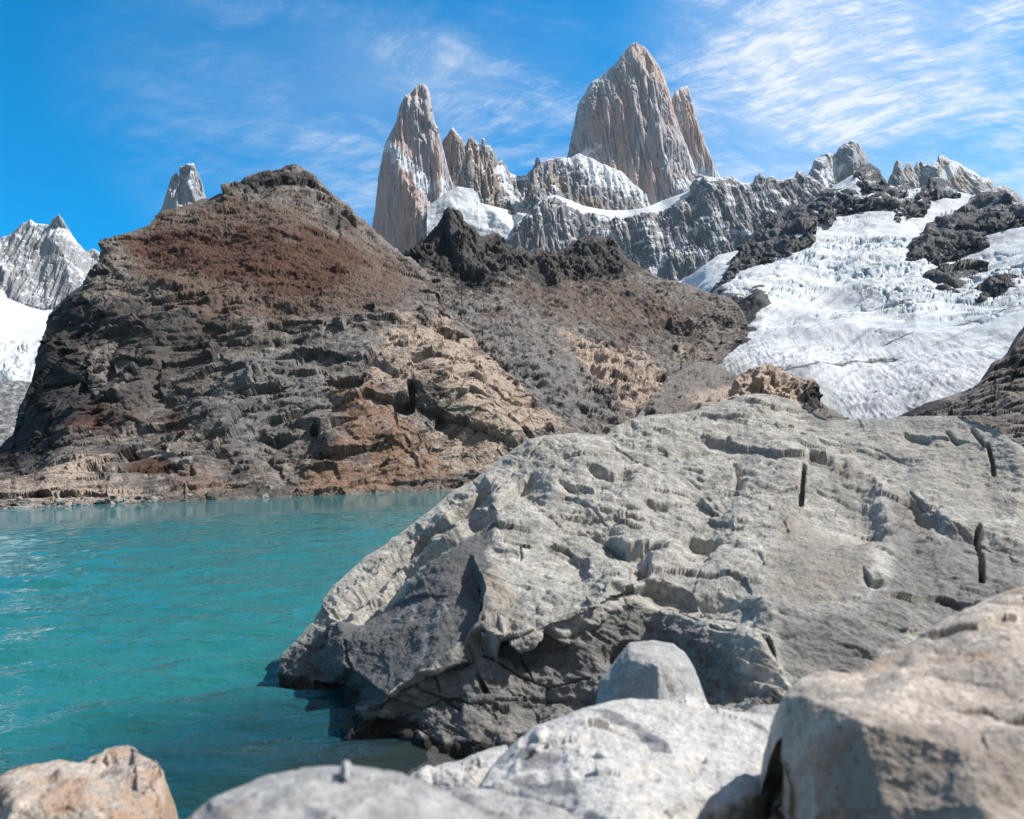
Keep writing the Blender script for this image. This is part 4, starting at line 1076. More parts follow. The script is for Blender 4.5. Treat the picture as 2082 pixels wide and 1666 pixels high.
def water():
    na, nr = 820, 900
    ang = np.linspace(-62, 62, na) * math.pi / 180
    rad = 1.0 * (900.0 / 1.0) ** (np.linspace(0, 1, nr) ** 0.92)
    A, R = np.meshgrid(ang, rad)
    X, Y = R * np.sin(A), R * np.cos(A)
    Z = np.zeros_like(X)
    rng = np.random.RandomState(5)
    sp = np.maximum(np.gradient(R, axis=0), R * (ang[1] - ang[0]))
    warp = fbm(np.stack([X, Y, 0 * X], -1).reshape(-1, 3) / 2.5, 3, 77).reshape(X.shape)
    gust = 0.55 + 0.9 * sstep(fbm(np.stack([X / 5, Y / 2.2, 0 * X], -1).reshape(-1, 3), 3, 78).reshape(X.shape), -0.4, 0.5)
    for k in range(84):
        lam = 0.09 * (1.1 / 0.09) ** (rng.rand() ** 1.15)
        th = math.radians(96) + rng.normal() * 0.25
        amp = 0.0074 * lam
        kx, ky = 2 * math.pi / lam * math.cos(th), 2 * math.pi / lam * math.sin(th)
        fade = sstep(lam / sp, 2.2, 4.0)
        ph = kx * X + ky * Y + rng.rand() * 6.28 + warp * 1.0
        Z += amp * fade * gust * (np.sin(ph) + 0.25 * np.sin(2 * ph + 0.6))
    far = 0.35 + 0.65 * sstep(R, 10, 45)
    sz = shore_z(X, Y)
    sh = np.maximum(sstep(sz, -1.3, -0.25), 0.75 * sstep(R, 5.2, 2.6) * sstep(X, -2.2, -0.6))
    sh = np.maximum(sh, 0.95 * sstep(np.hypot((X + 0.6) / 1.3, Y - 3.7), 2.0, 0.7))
    V = np.stack([X, Y, Z], -1).reshape(-1, 3)
    idx = np.arange(na * nr).reshape(nr, na)
    q = np.stack([idx[:-1, :-1], idx[:-1, 1:], idx[1:, 1:], idx[1:, :-1]], -1).reshape(-1, 4)
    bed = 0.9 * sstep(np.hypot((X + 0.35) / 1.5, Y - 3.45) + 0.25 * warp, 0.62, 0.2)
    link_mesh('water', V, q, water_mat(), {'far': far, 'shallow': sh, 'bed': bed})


ground()
water()

# ------------------------------------------------------------------ boulders
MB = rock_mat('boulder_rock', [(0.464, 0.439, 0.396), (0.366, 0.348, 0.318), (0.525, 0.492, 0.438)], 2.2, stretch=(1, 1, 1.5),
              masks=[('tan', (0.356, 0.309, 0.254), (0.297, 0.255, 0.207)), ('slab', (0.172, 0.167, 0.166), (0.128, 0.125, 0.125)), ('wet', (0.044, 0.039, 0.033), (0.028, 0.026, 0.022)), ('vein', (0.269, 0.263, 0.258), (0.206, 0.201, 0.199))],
              bump=0.7, bump_scale=26, bump_dist=0.035, fine=(0.66, 1.28), speck=(48, (0.10, 0.10, 0.105), 0.5))
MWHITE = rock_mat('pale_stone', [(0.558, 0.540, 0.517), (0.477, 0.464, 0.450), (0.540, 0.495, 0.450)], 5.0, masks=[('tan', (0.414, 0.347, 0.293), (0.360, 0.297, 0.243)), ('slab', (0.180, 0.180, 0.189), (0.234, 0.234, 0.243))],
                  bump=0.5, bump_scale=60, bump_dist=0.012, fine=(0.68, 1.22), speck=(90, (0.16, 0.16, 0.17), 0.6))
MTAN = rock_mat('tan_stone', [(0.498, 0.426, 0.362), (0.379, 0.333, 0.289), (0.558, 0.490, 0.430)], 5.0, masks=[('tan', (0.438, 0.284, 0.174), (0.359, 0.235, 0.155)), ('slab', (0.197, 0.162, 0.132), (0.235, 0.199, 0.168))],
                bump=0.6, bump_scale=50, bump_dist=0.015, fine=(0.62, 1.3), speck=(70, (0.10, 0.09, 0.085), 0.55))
MGREY = rock_mat('grey_stone', [(0.396, 0.387, 0.373), (0.315, 0.310, 0.302), (0.432, 0.419, 0.396)], 7.0, masks=[('tan', (0.324, 0.270, 0.234), (0.288, 0.252, 0.225)), ('slab', (0.180, 0.180, 0.184), (0.216, 0.216, 0.216))],
                 bump=0.5, bump_scale=60, bump_dist=0.012, fine=(0.66, 1.25), speck=(60, (0.16, 0.16, 0.165), 0.5))


def boulder():
    sky = [(566, 1372), (567, 1357), (573.5, 1330), (605, 1299), (640, 1262), (651, 1240), (657, 1218), (677, 1191), (717.6, 1150), (753.6, 1123), (794, 1092), (848, 1056), (889, 1024), (920, 997), (952, 979), (988, 956.6), (1019, 929.6), (1051, 911.5),
           (1078, 896), (1123, 887), (1168, 880), (1213, 882), (1231, 884.5), (1253, 866.5), (1280, 853), (1325, 846), (1370, 842), (1404.5, 837), (1438.6, 828), (1464, 818), (1507, 805), (1541, 801), (1575, 803), (1605, 811), (1630, 824), (1660, 841),
           (1686, 852), (1732.6, 850), (1796.5, 850), (1839, 845), (1890, 845), (1950, 845), (1988, 860), (2031, 873), (2052, 892), (2082, 914), (2150, 950), (2250, 1010), (2350, 1090), (2430, 1180), (2480, 1300), (2500, 1420)]
    pts = [  # left end, crest
        (566, 1360, 5.05), (600, 1310, 5.12), (651, 1240, 5.32), (717, 1150, 5.65), (794, 1092, 5.92), (889, 1024, 6.2), (988, 956, 6.45), (1078, 896, 6.7), (1168, 880, 6.8), (1231, 884, 6.8), (1325, 846, 7.0), (1438, 828, 7.1), (1541, 801, 7.2), (1630, 824, 7.0),
        (1732, 850, 6.5), (1839, 845, 6.2), (1950, 845, 5.9), (2052, 892, 5.4), (2150, 950, 5.1), (2350, 1090, 4.8), (2500, 1420, 4.4),
        # water line
        (582, 1400, 4.90), (620, 1425, 4.76), (700, 1440, 4.72), (735, 1490, 4.0), (830, 1500, 3.86), (965, 1525, 3.64), (1080, 1560, 3.46), (600, 1500, 4.85), (720, 1600, 4.0), (1000, 1700, 3.6),
        # dark left face and its edge
        (640, 1330, 4.98), (702, 1300, 4.74), (712, 1360, 4.46), (725, 1440, 4.06), (660, 1390, 4.86), (705, 1400, 4.80),
        # bedded left flank: one long plane
        (690, 1262, 4.98), (740, 1205, 5.20), (830, 1141, 5.45), (956, 1060, 5.80), (1055, 985, 6.12), (760, 1225, 5.02),
        # smooth slab, facing left and up
        (850, 1165, 5.02), (950, 1085, 5.25), (1010, 1050, 5.36), (785, 1416, 3.90), (875, 1366, 3.84), (942, 1316, 3.84), (860, 1260, 4.42), (960, 1200, 4.32),
        # crust: gently domed top
        (1030, 1120, 4.80), (1100, 1040, 5.45), (1200, 990, 5.70), (1010, 1240, 4.15), (1090, 1180, 4.42), (1160, 1110, 4.92), (1130, 950, 6.2), (1250, 920, 6.4), (1060, 1295, 3.82), (1123, 1262, 3.86), (1200, 1232, 3.90), (1280, 1172, 4.06), (1340, 1160, 4.16), (1400, 1180, 4.02), (1470, 1190, 3.92), (1555, 1212, 3.66),
        (1260, 1040, 5.28), (1330, 1050, 5.16), (1320, 960, 5.9), (1450, 900, 6.4), (1420, 1010, 5.42), (1420, 1100, 4.80), (1490, 1000, 5.45), (1540, 870, 6.6), (1650, 890, 6.3), (1490, 1110, 4.52),
        # wall under the crust
        (1060, 1330, 3.90), (1150, 1310, 3.94), (1230, 1262, 3.98), (1330, 1215, 4.02), (900, 1420, 3.88), (1000, 1430, 3.80), (1100, 1420, 3.78), (1200, 1420, 3.72), (820, 1460, 3.93), (1200, 1500, 3.5), (1000, 1490, 3.62),
        (1300, 1320, 3.82), (1450, 1280, 3.56), (1560, 1300, 3.26), (1600, 1390, 3.04), (1450, 1400, 3.38), (1350, 1480, 3.4), (1500, 1500, 3.0),
        # bright slab and the right-hand front
        (1562, 1140, 4.20), (1575, 1216, 3.60), (1662, 1236, 3.48), (1763, 1203, 3.66), (1814, 1097, 4.34), (1565, 1060, 4.84), (1650, 1100, 4.46), (1700, 1030, 4.95), (1620, 1000, 5.3), (1630, 940, 5.75), (1720, 1150, 4.04),
        (1740, 920, 5.85), (1800, 985, 5.4), (1850, 1010, 5.05), (1898, 1030, 4.88), (1925, 1060, 4.62), (2048, 1105, 4.42), (2120, 1140, 4.3), (1900, 920, 5.6), (2000, 980, 5.2), (1850, 1180, 4.02), (1950, 1190, 3.92), (2080, 1200, 3.86), (2250, 1230, 3.9), (1850, 1080, 4.56),
        (1660, 1310, 3.26), (1760, 1330, 3.24), (1850, 1260, 3.6), (1620, 1500, 2.9), (1900, 1500, 3.0), (2200, 1500, 3.3), (2350, 1500, 3.7), (2000, 900, 5.5), (2082, 960, 5.1), (2200, 1080, 4.6)]
    dep = Facets(pts)
    # ledges: (edge line, depth of the recess beside it, how far the recess runs, width of the break, which side is recessed)
    ledges = [([(950, 1110), (962, 1135), (978, 1162), (990, 1195), (980, 1235), (970, 1270), (978, 1292), (1012, 1302), (1056, 1314), (1095, 1300), (1125, 1268)], 0.20, 75, 8, 1),
              ([(655, 1250), (664, 1246), (720, 1192), (785, 1132), (893, 1052), (965, 1001), (1005, 968)], 0.15, 20, 6, 1),
              ([(690, 1264), (740, 1212), (830, 1143), (900, 1098), (956, 1062), (1055, 988), (1090, 950)], 0.11, 26, 7, 1),
              ([(1205, 1062), (1222, 1078), (1275, 1101), (1322, 1106), (1338, 1090)], 0.13, 34, 6, 1),
              ([(1322, 1112), (1320, 1135), (1328, 1160)], 0.12, 22, 7, 1),
              ([(1385, 1072), (1420, 1080), (1455, 1088), (1476, 1104)], 0.11, 40, 9, 1),
              ([(1130, 976), (1165, 986), (1200, 992), (1245, 984)], 0.12, 14, 5, 1),
              ([(1180, 943), (1215, 958), (1248, 968), (1295, 954)], 0.12, 16, 5, 1),
              ([(1690, 905), (1722, 925), (1748, 958), (1775, 1000), (1798, 1045), (1814, 1108)], 0.15, 90, 34, 1),
              ([(1640, 912), (1665, 925), (1700, 922)], 0.12, 24, 7, 1),
              ([(1815, 990), (1850, 1005), (1898, 1028), (1925, 1056), (1985, 1080), (2048, 1103), (2120, 1140)], 0.075, 70, 16, 1),
              ([(1230, 1172), (1280, 1182), (1340, 1172), (1400, 1190), (1480, 1200), (1560, 1222)], 0.09, 60, 14, 1),
              ([(1200, 1340), (1260, 1300), (1330, 1290), (1400, 1320)], 0.16, 70, 16, 1),
              ([(735, 1440), (790, 1418), (870, 1370), (945, 1322), (990, 1310)], 0.10, 50, 10, 1),
              ([(640, 1268), (740, 1228), (830, 1168)], 0.05, 14, 5, 1),
              ([(1250, 870), (1275, 858), (1300, 862)], 0.08, 12, 5, 1), ([(1480, 930), (1492, 965), (1484, 1008)], 0.10, 16, 5, -1),
              ([(1830, 872), (1870, 878), (1895, 890)], 0.06, 10, 4, 1), ([(1755, 1160), (1775, 1178), (1800, 1196)], 0.06, 14, 4, 1), ([(1360, 905), (1400, 915), (1440, 905)], 0.06, 12, 5, 1), ([(1300, 1010), (1350, 1020), (1390, 1012)], 0.06, 14, 5, 1)]
    slots = [([(1634, 948), (1631, 985), (1628, 1020)], 7.0, 0.10), ([(1989, 1076), (1994, 1130), (1996, 1186)], 7.5, 0.14),
             ([(1922, 868), (1945, 893)], 4.5, 0.05), ([(1976, 868), (1998, 898)], 5.0, 0.06), ([(2008, 905), (2018, 945), (2022, 972)], 6.0, 0.07), ([(1593, 1055), (1602, 1072)], 2.5, 0.03),
             ([(1240, 905), (1300, 940), (1352, 962), (1420, 984)], 2.0, 0.015),
             ([(1850, 1000), (1905, 1042), (1962, 1078), (2070, 1146)], 2.6, 0.03), ([(990, 1332), (1050, 1370), (1110, 1398), (1200, 1386)], 3, 0.04), ([(830, 1400), (900, 1420), (980, 1442), (1090, 1430)], 3, 0.04), ([(1110, 902), (1060, 945), (1010, 988), (905, 1082)], 2.6, 0.03),
             ([(1600, 900), (1680, 890), (1780, 905), (1860, 945)], 2.0, 0.012), ([(1150, 1010), (1195, 1030), (1230, 1060)], 2.6, 0.03), ([(704, 1305), (712, 1360)], 3, 0.03), ([(1060, 1100), (1058, 1130)], 3, 0.02), ([(1080, 1010), (1110, 1014)], 3, 0.02), ([(1095, 1040), (1125, 1044)], 3, 0.02)]

    def zones(P, px, py):
        j = 18 * fbm(P / 0.5, 3, 601)
        slab = poly_mask(px, py, [(695, 1263), (830, 1163), (1000, 1055), (975, 1285), (942, 1316), (785, 1416), (728, 1437)], 14, j * 0.4)
        bright = poly_mask(px, py, [(1560, 1000), (1700, 1010), (1810, 1100), (1765, 1200), (1660, 1236), (1590, 1225), (1545, 1130)], 45, j)
        right = poly_mask(px, py, [(1640, 850), (1950, 840), (2120, 960), (2200, 1100), (2050, 1105), (1900, 1030), (1800, 980)], 20, j)
        shade = poly_mask(px, py, [(735, 1490), (790, 1420), (945, 1320), (1120, 1290), (1290, 1210), (1560, 1300), (1600, 1420), (1400, 1560), (735, 1560)], 20, j)
        return slab, bright, right, shade

    def form(P, N, px, py):
        pp = np.stack([px, py, 0 * px], -1)
        wob = 9 * fbm(pp / 120, 3, 613) + 3.0 * fbm(pp / 20, 3, 614)
        return 0.07 * fbm(P / 0.9, 3, 605) - ledge_depth(px, py, ledges, wob)

    def coarse(P, N, px, py):
        slab, bright, right, shade = zones(P, px, py)
        m = 1 - 0.8 * slab - 0.75 * bright - 0.6 * right
        S = rotz(P, 0.35, -0.45)
        FLK = S * np.array([1, 1, 3.0])
        d = m * (0.045 * block(FLK / 0.85, 602, 0.22, 1.0) + 0.020 * block(FLK / 0.34, 603, 0.22, 1.0) + 0.012 * ridged(FLK / 0.38, 3, 611))
        return d + shade * (0.05 * ridged(S * np.array([1, 1, 2.2]) / 0.45, 4, 608) + 0.05 * block(P / 0.4, 612)) - 0.02

    def fine(P, N, px, py):
        slab, bright, right, shade = zones(P, px, py)
        m = 1 - 0.8 * slab - 0.7 * bright - 0.55 * right
        S = rotz(P, 0.35, -0.45)
        d = m * (0.007 * block(S * np.array([1, 1, 1.6]) / 0.13, 604) + 0.012 * fbm(S * np.array([0.6, 1, 2.0]) / 0.14, 4, 615, 0.62))
        d += 0.011 * fbm(P / 0.10, 4, 606, 0.6) + 0.003 * block(P / 0.05, 607)
        # grain of the right-hand faces: grooves running down to the right
        d += (0.5 * bright + 0.6 * right + 0.2) * 0.005 * ridged(rotz(P, -0.5, 0.55) * np.array([0.7, 4, 4]) / 0.4, 4, 609)
        for ln, w, dp in slots:
            lx = [p[0] for p in ln]
            ly = [p[1] for p in ln]
            k = np.nonzero((px > min(lx) - 25) & (px < max(lx) + 25) & (py > min(ly) - 25) & (py < max(ly) + 25))[0]
            if len(k):
                wv = 5.0 * fbm(P[k] / 0.25, 3, 616) if w < 4 else 0.0
                dd = ldist(ln, px[k] + wv, py[k] + wv) + 1.0 * fbm(P[k] / 0.05, 2, 610)
                d[k] -= dp * sstep(dd, w, w * 0.35)
        return d
    disp = [form, coarse, fine]

    def attrs(P, N, px, py):
        j = 20 * fbm(P / 0.4, 4, 621, 0.6)
        f = lambda poly, soft=18: poly_mask(px, py, poly, soft, j)
        tan = np.maximum.reduce([0.6 * f([(960, 1130), (1010, 1120), (1060, 1230), (1100, 1290), (1010, 1305), (970, 1270)]), 0.55 * f([(1560, 1000), (1810, 1100), (1760, 1210), (1570, 1220)], 30), 0.5 * f([(1690, 930), (1770, 940), (1770, 980), (1700, 970)], 12), 0.35 * f([(1650, 850), (1950, 840), (2150, 950), (2200, 1100), (1900, 1020)], 40), 0.5 * f([(1820, 995), (1900, 1030), (1940, 1130), (1850, 1120)], 30)])
        slab = np.maximum.reduce([1.0 * f([(640, 1290), (830, 1163), (1000, 1055), (985, 1285), (942, 1316), (785, 1416), (735, 1560), (560, 1440), (565, 1340)], 22), 0.62 * f([(735, 1500), (790, 1420), (945, 1320), (1120, 1290), (1290, 1210), (1480, 1300), (1560, 1430), (1200, 1560)], 26), 0.45 * f([(1650, 940), (1720, 920), (1750, 1000), (1810, 1100), (1780, 1050), (1700, 1010)], 12), 0.55 * f([(1810, 1000), (1920, 1060), (2100, 1120), (2100, 1210), (1800, 1340), (1620, 1440), (1570, 1220), (1700, 1240), (1790, 1200)], 22)])  # slab tint also paints shade into the overhung front, hollow and grazing right face
        wet = sstep(P[:, 2] + 0.025 * fbm(P / 0.15, 3, 622), 0.12, 0.04) * sstep(-px, -1230, -1150)
        vein = np.maximum(sstep(ldist([(872, 1250), (862, 1280), (852, 1300), (845, 1330)], px, py) + 0.35 * j, 8, 2), 0.8 * sstep(ldist([(800, 1255), (815, 1240), (840, 1225), (835, 1250)], px, py) + 0.5 * j, 12, 2))
        vein = np.maximum(vein, 0.75 * sstep(ldist([(900, 1215), (880, 1245), (860, 1290)], px, py) + 0.4 * j, 5, 1))
        return {'tan': tan, 'slab': slab, 'wet': wet, 'vein': vein}
    mn = (1.2, 4.2, 0.0)
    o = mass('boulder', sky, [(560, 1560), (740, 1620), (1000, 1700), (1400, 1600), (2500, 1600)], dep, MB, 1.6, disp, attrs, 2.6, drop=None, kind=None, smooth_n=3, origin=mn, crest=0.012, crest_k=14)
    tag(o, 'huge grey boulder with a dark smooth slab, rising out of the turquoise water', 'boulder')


def near_stone(name, label, sky, bot, pts, mat, scale, seed, back, drop, tan=0.0, slab=None, step=2.2, amp=1.0, round_=0.02, group=None):
    dep = Facets(pts)
    P0 = unproj(np.array([p[0] for p in pts]), np.array([p[1] for p in pts]), np.array([p[2] for p in pts]))
    org = (float(P0[:, 0].mean()), float(P0[:, 1].mean()), float(P0[:, 2].min()))

    def disp(P, N, px, py):
        return amp * scale * (0.08 * fbm(P / (scale * 0.7), 3, seed) + 0.075 * block(P / (scale * 0.36), seed + 1, 0.28, 0.8) + 0.014 * block(P / (scale * 0.16), seed + 2, 0.28, 0.8) + 0.004 * block(P / (scale * 0.06), seed + 4, 0.3, 0.7) + 0.022 * fbm(P / (scale * 0.12), 5, seed + 3, 0.6) - 0.03)

    def attrs(P, N, px, py):
        j = fbm(P / (scale * 0.4), 4, seed + 5, 0.6)
        s = 0 * px
        for poly, a, soft in (slab or []):
            s = np.maximum(s, a * poly_mask(px, py, poly, soft, 16 * j))
        return {'tan': np.clip(tan + 0.6 * j, 0, 1), 'slab': s, 'wet': 0 * px}
    o = mass(name, sky, bot, dep, mat, step, disp, attrs, back, drop=drop, kind=None, smooth_n=2, origin=org, crest=round_, crest_k=22, nb=30)
    return tag(o, label, 'stone' if name != 'boulder' else 'boulder', group)


def near_stones():
    # block leaning against the boulder
    near_stone('stone', 'small angular grey stone wedged against the big boulder', [(1213, 1440), (1215, 1408), (1219, 1382), (1247, 1348), (1262, 1328), (1279, 1308), (1300, 1305), (1328, 1302), (1370, 1308), (1392, 1327), (1409, 1352), (1420, 1376), (1426, 1395), (1439, 1429), (1446, 1465)],
               [(1200, 1520), (1460, 1520)],
               [(1213, 1440, 2.74), (1219, 1382, 2.72), (1247, 1348, 2.76), (1279, 1308, 2.84), (1328, 1302, 2.92), (1370, 1308, 2.92), (1392, 1327, 2.88), (1409, 1352, 2.84), (1426, 1395, 2.76), (1446, 1465, 2.70), (1290, 1330, 2.66), (1320, 1346, 2.52), (1338, 1354, 2.47), (1375, 1338, 2.66), (1400, 1355, 2.70),
                (1282, 1345, 2.58), (1260, 1400, 2.54), (1300, 1420, 2.48), (1340, 1412, 2.44), (1385, 1410, 2.57), (1240, 1430, 2.58), (1340, 1520, 2.38), (1220, 1520, 2.55), (1440, 1520, 2.52)], MGREY, 0.3, 700, 0.28, 0.35, tan=0.1, amp=0.5, step=1.8, round_=0.006)
    near_stone('stone', 'pale rounded stone peeping over the back edge of the white slab', [(1352, 1445), (1360, 1432), (1375, 1420), (1395, 1411), (1415, 1412), (1432, 1420), (1445, 1440)], [(1345, 1480), (1450, 1480)],
               [(1352, 1445, 2.36), (1395, 1411, 2.44), (1445, 1440, 2.38), (1398, 1432, 2.30), (1398, 1480, 2.22)], MWHITE, 0.15, 705, 0.12, 0.2, step=1.8)
    near_stone('stone', 'grey stone in the gap between the white slab and the tan boulder', [(1500, 1470), (1512, 1448), (1530, 1436), (1560, 1432), (1590, 1432), (1610, 1440), (1625, 1470)], [(1495, 1520), (1640, 1520)],
               [(1500, 1470, 2.3), (1530, 1436, 2.38), (1590, 1432, 2.38), (1625, 1470, 2.3), (1560, 1455, 2.22), (1560, 1520, 2.1)], MGREY, 0.2, 710, 0.15, 0.25, tan=0.2, step=1.8)
    # white slab
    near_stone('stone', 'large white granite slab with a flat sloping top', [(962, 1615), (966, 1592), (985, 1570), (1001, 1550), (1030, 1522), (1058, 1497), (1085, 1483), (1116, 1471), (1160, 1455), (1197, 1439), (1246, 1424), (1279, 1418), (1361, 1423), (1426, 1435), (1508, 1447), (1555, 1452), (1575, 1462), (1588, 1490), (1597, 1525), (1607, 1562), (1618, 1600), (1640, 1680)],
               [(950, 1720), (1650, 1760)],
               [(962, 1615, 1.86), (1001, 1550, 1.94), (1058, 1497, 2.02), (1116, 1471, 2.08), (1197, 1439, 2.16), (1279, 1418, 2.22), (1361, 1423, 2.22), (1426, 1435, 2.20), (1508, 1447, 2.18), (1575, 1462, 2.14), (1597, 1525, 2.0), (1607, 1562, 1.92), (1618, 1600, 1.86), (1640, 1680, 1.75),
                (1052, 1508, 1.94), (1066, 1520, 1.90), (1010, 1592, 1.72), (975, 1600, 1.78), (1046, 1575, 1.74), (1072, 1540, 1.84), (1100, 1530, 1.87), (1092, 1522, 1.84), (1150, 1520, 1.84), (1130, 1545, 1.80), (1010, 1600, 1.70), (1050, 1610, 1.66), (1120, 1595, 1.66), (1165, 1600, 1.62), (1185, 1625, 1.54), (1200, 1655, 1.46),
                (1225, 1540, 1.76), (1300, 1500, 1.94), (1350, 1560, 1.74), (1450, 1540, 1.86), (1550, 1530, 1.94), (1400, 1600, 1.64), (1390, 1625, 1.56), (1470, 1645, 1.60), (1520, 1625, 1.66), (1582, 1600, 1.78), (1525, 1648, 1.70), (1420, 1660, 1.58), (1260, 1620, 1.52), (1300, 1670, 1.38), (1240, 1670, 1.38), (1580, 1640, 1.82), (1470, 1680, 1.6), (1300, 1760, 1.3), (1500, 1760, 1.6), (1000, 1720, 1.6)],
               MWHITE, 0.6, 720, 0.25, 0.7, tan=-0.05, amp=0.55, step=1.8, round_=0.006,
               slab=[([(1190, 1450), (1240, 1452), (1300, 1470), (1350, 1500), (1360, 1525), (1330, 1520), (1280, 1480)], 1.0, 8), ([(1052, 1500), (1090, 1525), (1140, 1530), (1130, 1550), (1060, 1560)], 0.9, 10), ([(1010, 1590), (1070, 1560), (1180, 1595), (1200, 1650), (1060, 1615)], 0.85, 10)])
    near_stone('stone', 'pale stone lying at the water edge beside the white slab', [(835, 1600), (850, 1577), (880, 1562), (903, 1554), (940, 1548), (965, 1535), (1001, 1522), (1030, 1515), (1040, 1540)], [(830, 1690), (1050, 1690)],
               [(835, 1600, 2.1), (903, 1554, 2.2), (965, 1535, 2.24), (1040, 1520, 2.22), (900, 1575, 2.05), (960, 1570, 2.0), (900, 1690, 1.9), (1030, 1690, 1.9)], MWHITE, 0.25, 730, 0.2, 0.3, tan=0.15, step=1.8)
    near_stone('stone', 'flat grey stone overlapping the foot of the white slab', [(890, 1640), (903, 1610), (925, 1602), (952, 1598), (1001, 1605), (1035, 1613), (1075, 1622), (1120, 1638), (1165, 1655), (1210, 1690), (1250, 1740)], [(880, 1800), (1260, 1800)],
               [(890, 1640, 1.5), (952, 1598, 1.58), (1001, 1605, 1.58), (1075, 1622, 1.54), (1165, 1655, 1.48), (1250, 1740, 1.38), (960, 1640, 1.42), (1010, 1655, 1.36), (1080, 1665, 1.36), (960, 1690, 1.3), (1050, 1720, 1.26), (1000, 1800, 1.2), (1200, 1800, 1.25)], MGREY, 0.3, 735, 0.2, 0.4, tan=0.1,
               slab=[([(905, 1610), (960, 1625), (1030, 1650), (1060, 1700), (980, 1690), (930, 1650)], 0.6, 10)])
    near_stone('stone', 'blocky pale stone in the dark gap under the tan boulder', [(1568, 1640), (1575, 1612), (1590, 1580), (1604, 1572), (1620, 1580), (1632, 1600), (1650, 1640), (1660, 1690)], [(1560, 1760), (1670, 1760)],
               [(1568, 1640, 1.7), (1590, 1580, 1.78), (1604, 1572, 1.8), (1632, 1600, 1.78), (1660, 1690, 1.7), (1600, 1612, 1.68), (1625, 1620, 1.7), (1590, 1640, 1.74), (1610, 1630, 1.62), (1600, 1760, 1.55)], MWHITE, 0.2, 740, 0.15, 0.3, tan=0.1)
    # out-of-focus grey stone at the bottom edge with a pebble on it
    near_stone('stone', 'smooth rounded light grey stone at the lower edge, out of focus', [(330, 1760), (355, 1700), (380, 1662), (421, 1623), (478, 1597), (543, 1573), (585, 1564), (625, 1558), (682, 1555), (730, 1556), (764, 1561), (800, 1568), (838, 1577), (870, 1590), (903, 1603), (952, 1630), (1009, 1664), (1060, 1700), (1110, 1760)],
               [(320, 1900), (1120, 1900)],
               [(330, 1760, 1.02), (421, 1623, 1.10), (543, 1573, 1.15), (682, 1555, 1.17), (838, 1577, 1.15), (952, 1630, 1.10), (1110, 1760, 1.0), (600, 1610, 1.02), (760, 1615, 1.02), (480, 1660, 0.98), (680, 1660, 0.93), (860, 1660, 0.97), (680, 1740, 0.86), (500, 1760, 0.88), (900, 1760, 0.88), (700, 1900, 0.8)], MGREY, 0.35, 750, 0.3, 0.5, tan=0.0, amp=0.5, round_=0.02)
    near_stone('pebble', 'tiny pale pebble perched on the rounded grey stone', [(691, 1566), (692, 1556), (696, 1549), (702, 1545), (709, 1547), (713, 1553), (714, 1566)], [(689, 1580), (716, 1580)],
               [(686, 1566, 1.10), (702, 1541, 1.12), (719, 1566, 1.10), (702, 1556, 1.09), (702, 1580, 1.08)], MGREY, 0.025, 760, 0.03, 0.04, step=1.0)
    # tan stone bottom left
    near_stone('stone', 'rough tan and orange stone standing in the water', [(-320, 1760), (-260, 1660), (-180, 1620), (-80, 1600), (0, 1581), (33, 1562), (60, 1556), (84, 1551), (121, 1541), (163, 1546), (188, 1530), (210, 1522), (234, 1516), (272, 1512), (292, 1525), (308, 1533), (320, 1542), (330, 1557), (334, 1575), (335, 1600), (339, 1630), (336, 1665), (334, 1760)],
               [(-320, 1860), (340, 1860)],
               [(-320, 1760, 1.9), (-180, 1620, 2.0), (0, 1581, 2.08), (84, 1551, 2.14), (121, 1541, 2.16), (163, 1546, 2.15), (234, 1516, 2.2), (272, 1512, 2.2), (292, 1525, 2.16), (320, 1542, 2.1), (334, 1575, 2.02), (339, 1630, 1.96), (334, 1760, 1.9),
                (60, 1590, 1.98), (160, 1580, 2.0), (250, 1560, 2.04), (285, 1560, 2.0), (290, 1600, 1.92), (240, 1600, 1.90), (140, 1620, 1.84), (40, 1640, 1.8), (280, 1680, 1.84), (150, 1690, 1.76), (0, 1700, 1.74), (-150, 1700, 1.8), (100, 1860, 1.6), (300, 1860, 1.76)], MTAN, 0.5, 770, 0.35, 0.9, tan=0.4, amp=0.8, step=1.9, round_=0.008)
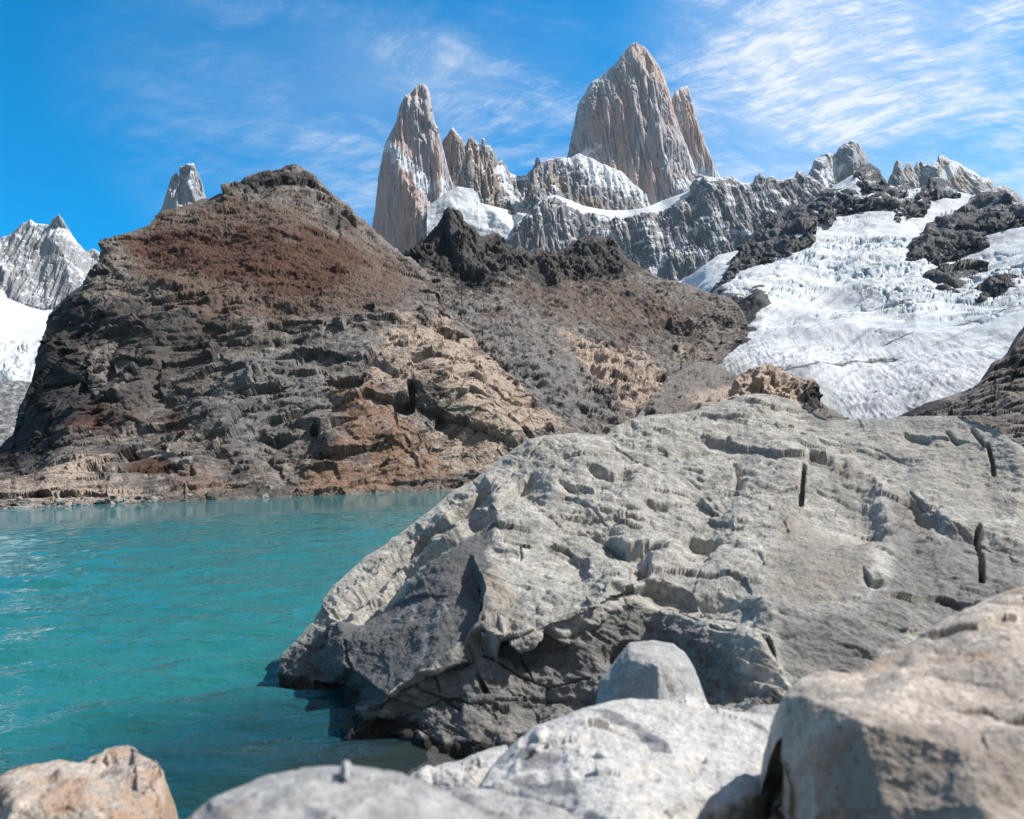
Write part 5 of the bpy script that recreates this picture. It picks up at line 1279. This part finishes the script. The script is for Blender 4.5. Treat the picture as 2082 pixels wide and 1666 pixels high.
    # big tan boulder bottom right
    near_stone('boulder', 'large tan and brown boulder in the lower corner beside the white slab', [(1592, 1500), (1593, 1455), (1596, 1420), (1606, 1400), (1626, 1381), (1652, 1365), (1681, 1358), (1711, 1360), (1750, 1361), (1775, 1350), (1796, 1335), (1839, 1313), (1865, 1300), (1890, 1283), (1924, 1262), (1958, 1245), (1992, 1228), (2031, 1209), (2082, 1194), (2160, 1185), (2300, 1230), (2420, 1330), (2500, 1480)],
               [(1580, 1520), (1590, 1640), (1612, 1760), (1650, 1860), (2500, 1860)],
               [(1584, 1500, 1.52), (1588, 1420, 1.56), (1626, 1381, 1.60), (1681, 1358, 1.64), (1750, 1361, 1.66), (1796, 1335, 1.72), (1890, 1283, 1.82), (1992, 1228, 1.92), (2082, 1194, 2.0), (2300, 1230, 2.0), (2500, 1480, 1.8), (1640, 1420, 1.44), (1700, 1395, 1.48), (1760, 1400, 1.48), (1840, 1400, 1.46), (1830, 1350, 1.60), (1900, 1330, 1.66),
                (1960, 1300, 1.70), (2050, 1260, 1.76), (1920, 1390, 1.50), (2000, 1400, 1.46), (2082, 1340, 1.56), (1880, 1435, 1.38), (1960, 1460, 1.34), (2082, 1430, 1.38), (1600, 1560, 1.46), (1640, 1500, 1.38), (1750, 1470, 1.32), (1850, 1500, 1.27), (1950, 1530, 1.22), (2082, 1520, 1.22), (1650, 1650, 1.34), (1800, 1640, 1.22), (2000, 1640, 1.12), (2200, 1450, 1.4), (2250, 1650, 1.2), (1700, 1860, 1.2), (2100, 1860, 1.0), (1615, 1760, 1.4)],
               MTAN, 0.6, 780, 0.6, 1.0, tan=0.12, amp=0.5, step=2.0, round_=0.012, slab=[([(1660, 1490), (1800, 1440), (2000, 1480), (2100, 1470), (2100, 1680), (1640, 1680)], 0.5, 40)])  # slab tint here is shade painted onto the front face


boulder()
near_stones()


# ------------------------------------------------------------------ loose rocks along the far shore
def loose_rock(seed, sub=3):
    import bmesh
    rng = np.random.RandomState(seed)
    bm = bmesh.new()
    bmesh.ops.create_icosphere(bm, subdivisions=sub, radius=1.0)
    V = np.array([v.co for v in bm.verts])
    Fc = np.array([[v.index for v in f.verts] for f in bm.faces])
    bm.free()
    nrm = rng.normal(size=(13, 3))
    nrm /= np.linalg.norm(nrm, axis=1, keepdims=True)
    hgt = rng.uniform(0.6, 1.0, 13)
    dt = V @ nrm.T
    r = np.min(np.where(dt > 0.05, hgt[None] / np.maximum(dt, 0.05), 9), axis=1)
    r = np.minimum(r, 1.25)
    V = V * r[:, None] * np.array([1.15, 0.9, 0.7])
    V += 0.05 * fbm(V * 2.5, 3, seed)[:, None] * V
    return V, Fc


def shore_rocks():
    rng = random.Random(4)
    kinds = [loose_rock(k) for k in range(5)]
    mats = [rock_mat('rubble_pale', [(0.34, 0.31, 0.28), (0.25, 0.23, 0.21), (0.38, 0.33, 0.28)], 1.2, bump=0.5, bump_dist=0.1),
            rock_mat('rubble_dark', [(0.15, 0.145, 0.14), (0.10, 0.098, 0.098), (0.18, 0.165, 0.15)], 1.2, bump=0.5, bump_dist=0.1)]
    meshes = {}
    n = 0
    while n < 110:
        x = rng.uniform(2, 345) if rng.random() < 0.85 else rng.uniform(345, 900)
        d = np.interp(x, [0, 350, 950], [205, 240, 300]) - 2.5 + rng.uniform(0, 16) * (1 - x / 1200)
        s = rng.choice([0.35, 0.4, 0.5, 0.6, 0.8, 1.1]) * (1.0 if x < 345 else 0.8)
        rise = max(0.0, d - (np.interp(x, [0, 350, 950], [205, 240, 300]))) * 0.20
        xx = float(unproj(np.array([x]), np.array([1020.0]), np.array([d]))[0, 0])
        k, mi = rng.randrange(5), (0 if rng.random() < 0.65 else 1)
        if (k, mi) not in meshes:
            V, Fc = kinds[k]
            o = link_mesh('rock', V, Fc, mats[mi], kind=None, smooth=False)
            meshes[(k, mi)] = o.data
        else:
            o = bpy.data.objects.new('rock', meshes[(k, mi)])
            COL.objects.link(o)
        o.location = (xx, d, 0.12 + rise)
        o.scale = (s * rng.uniform(0.8, 1.5), s, s * rng.uniform(0.7, 1.1))
        o.rotation_euler = (rng.uniform(-0.3, 0.3), rng.uniform(-0.3, 0.3), rng.uniform(0, 6.28))
        tag(o, ('pale' if mi == 0 else 'dark grey') + ' angular rock in the rubble along the far lakeshore', 'rock', ('pale' if mi == 0 else 'dark') + ' rubble rocks on the far lakeshore')
        n += 1
    for (x, y, d, s, lab) in ((318, 921, 300, 1.7, 'larger of two grey boulders perched on the rocky bench across the lake'), (338, 923, 300, 1.1, 'smaller of two grey boulders perched on the rocky bench across the lake'), (305, 981, 262, 1.2, 'lone grey block on the slope just above the far lakeshore')):
        V, Fc = kinds[2]
        o = link_mesh('rock', V, Fc, mats[1], kind=None, smooth=False)
        p = unproj(np.array([x]), np.array([y]), np.array([d]))[0]
        o.location = p
        o.scale = (s, s, s)
        tag(o, lab, 'rock')


shore_rocks()


# ------------------------------------------------------------------ air
def haze():
    m = bpy.data.materials.new('haze')
    m.use_nodes = True
    t = NT(m.node_tree)
    v = t.n('ShaderNodeVolumePrincipled', {'Color': (0.42, 0.74, 1.0), 'Density': 1.3e-5, 'Anisotropy': 0.2})
    t.n('ShaderNodeOutputMaterial', {1: v}, out=None)
    x, y0, y1, z0, z1 = 5200, -5000, 5600, -6.0, 2200
    V = np.array([(sx * x, yy, zz) for zz in (z0, z1) for yy in (y0, y1) for sx in (-1, 1)], float)
    Fq = np.array([[0, 2, 3, 1], [4, 5, 7, 6], [0, 1, 5, 4], [2, 6, 7, 3], [0, 4, 6, 2], [1, 3, 7, 5]])
    link_mesh('haze', V, Fq, m, kind='stuff', smooth=False)


haze()
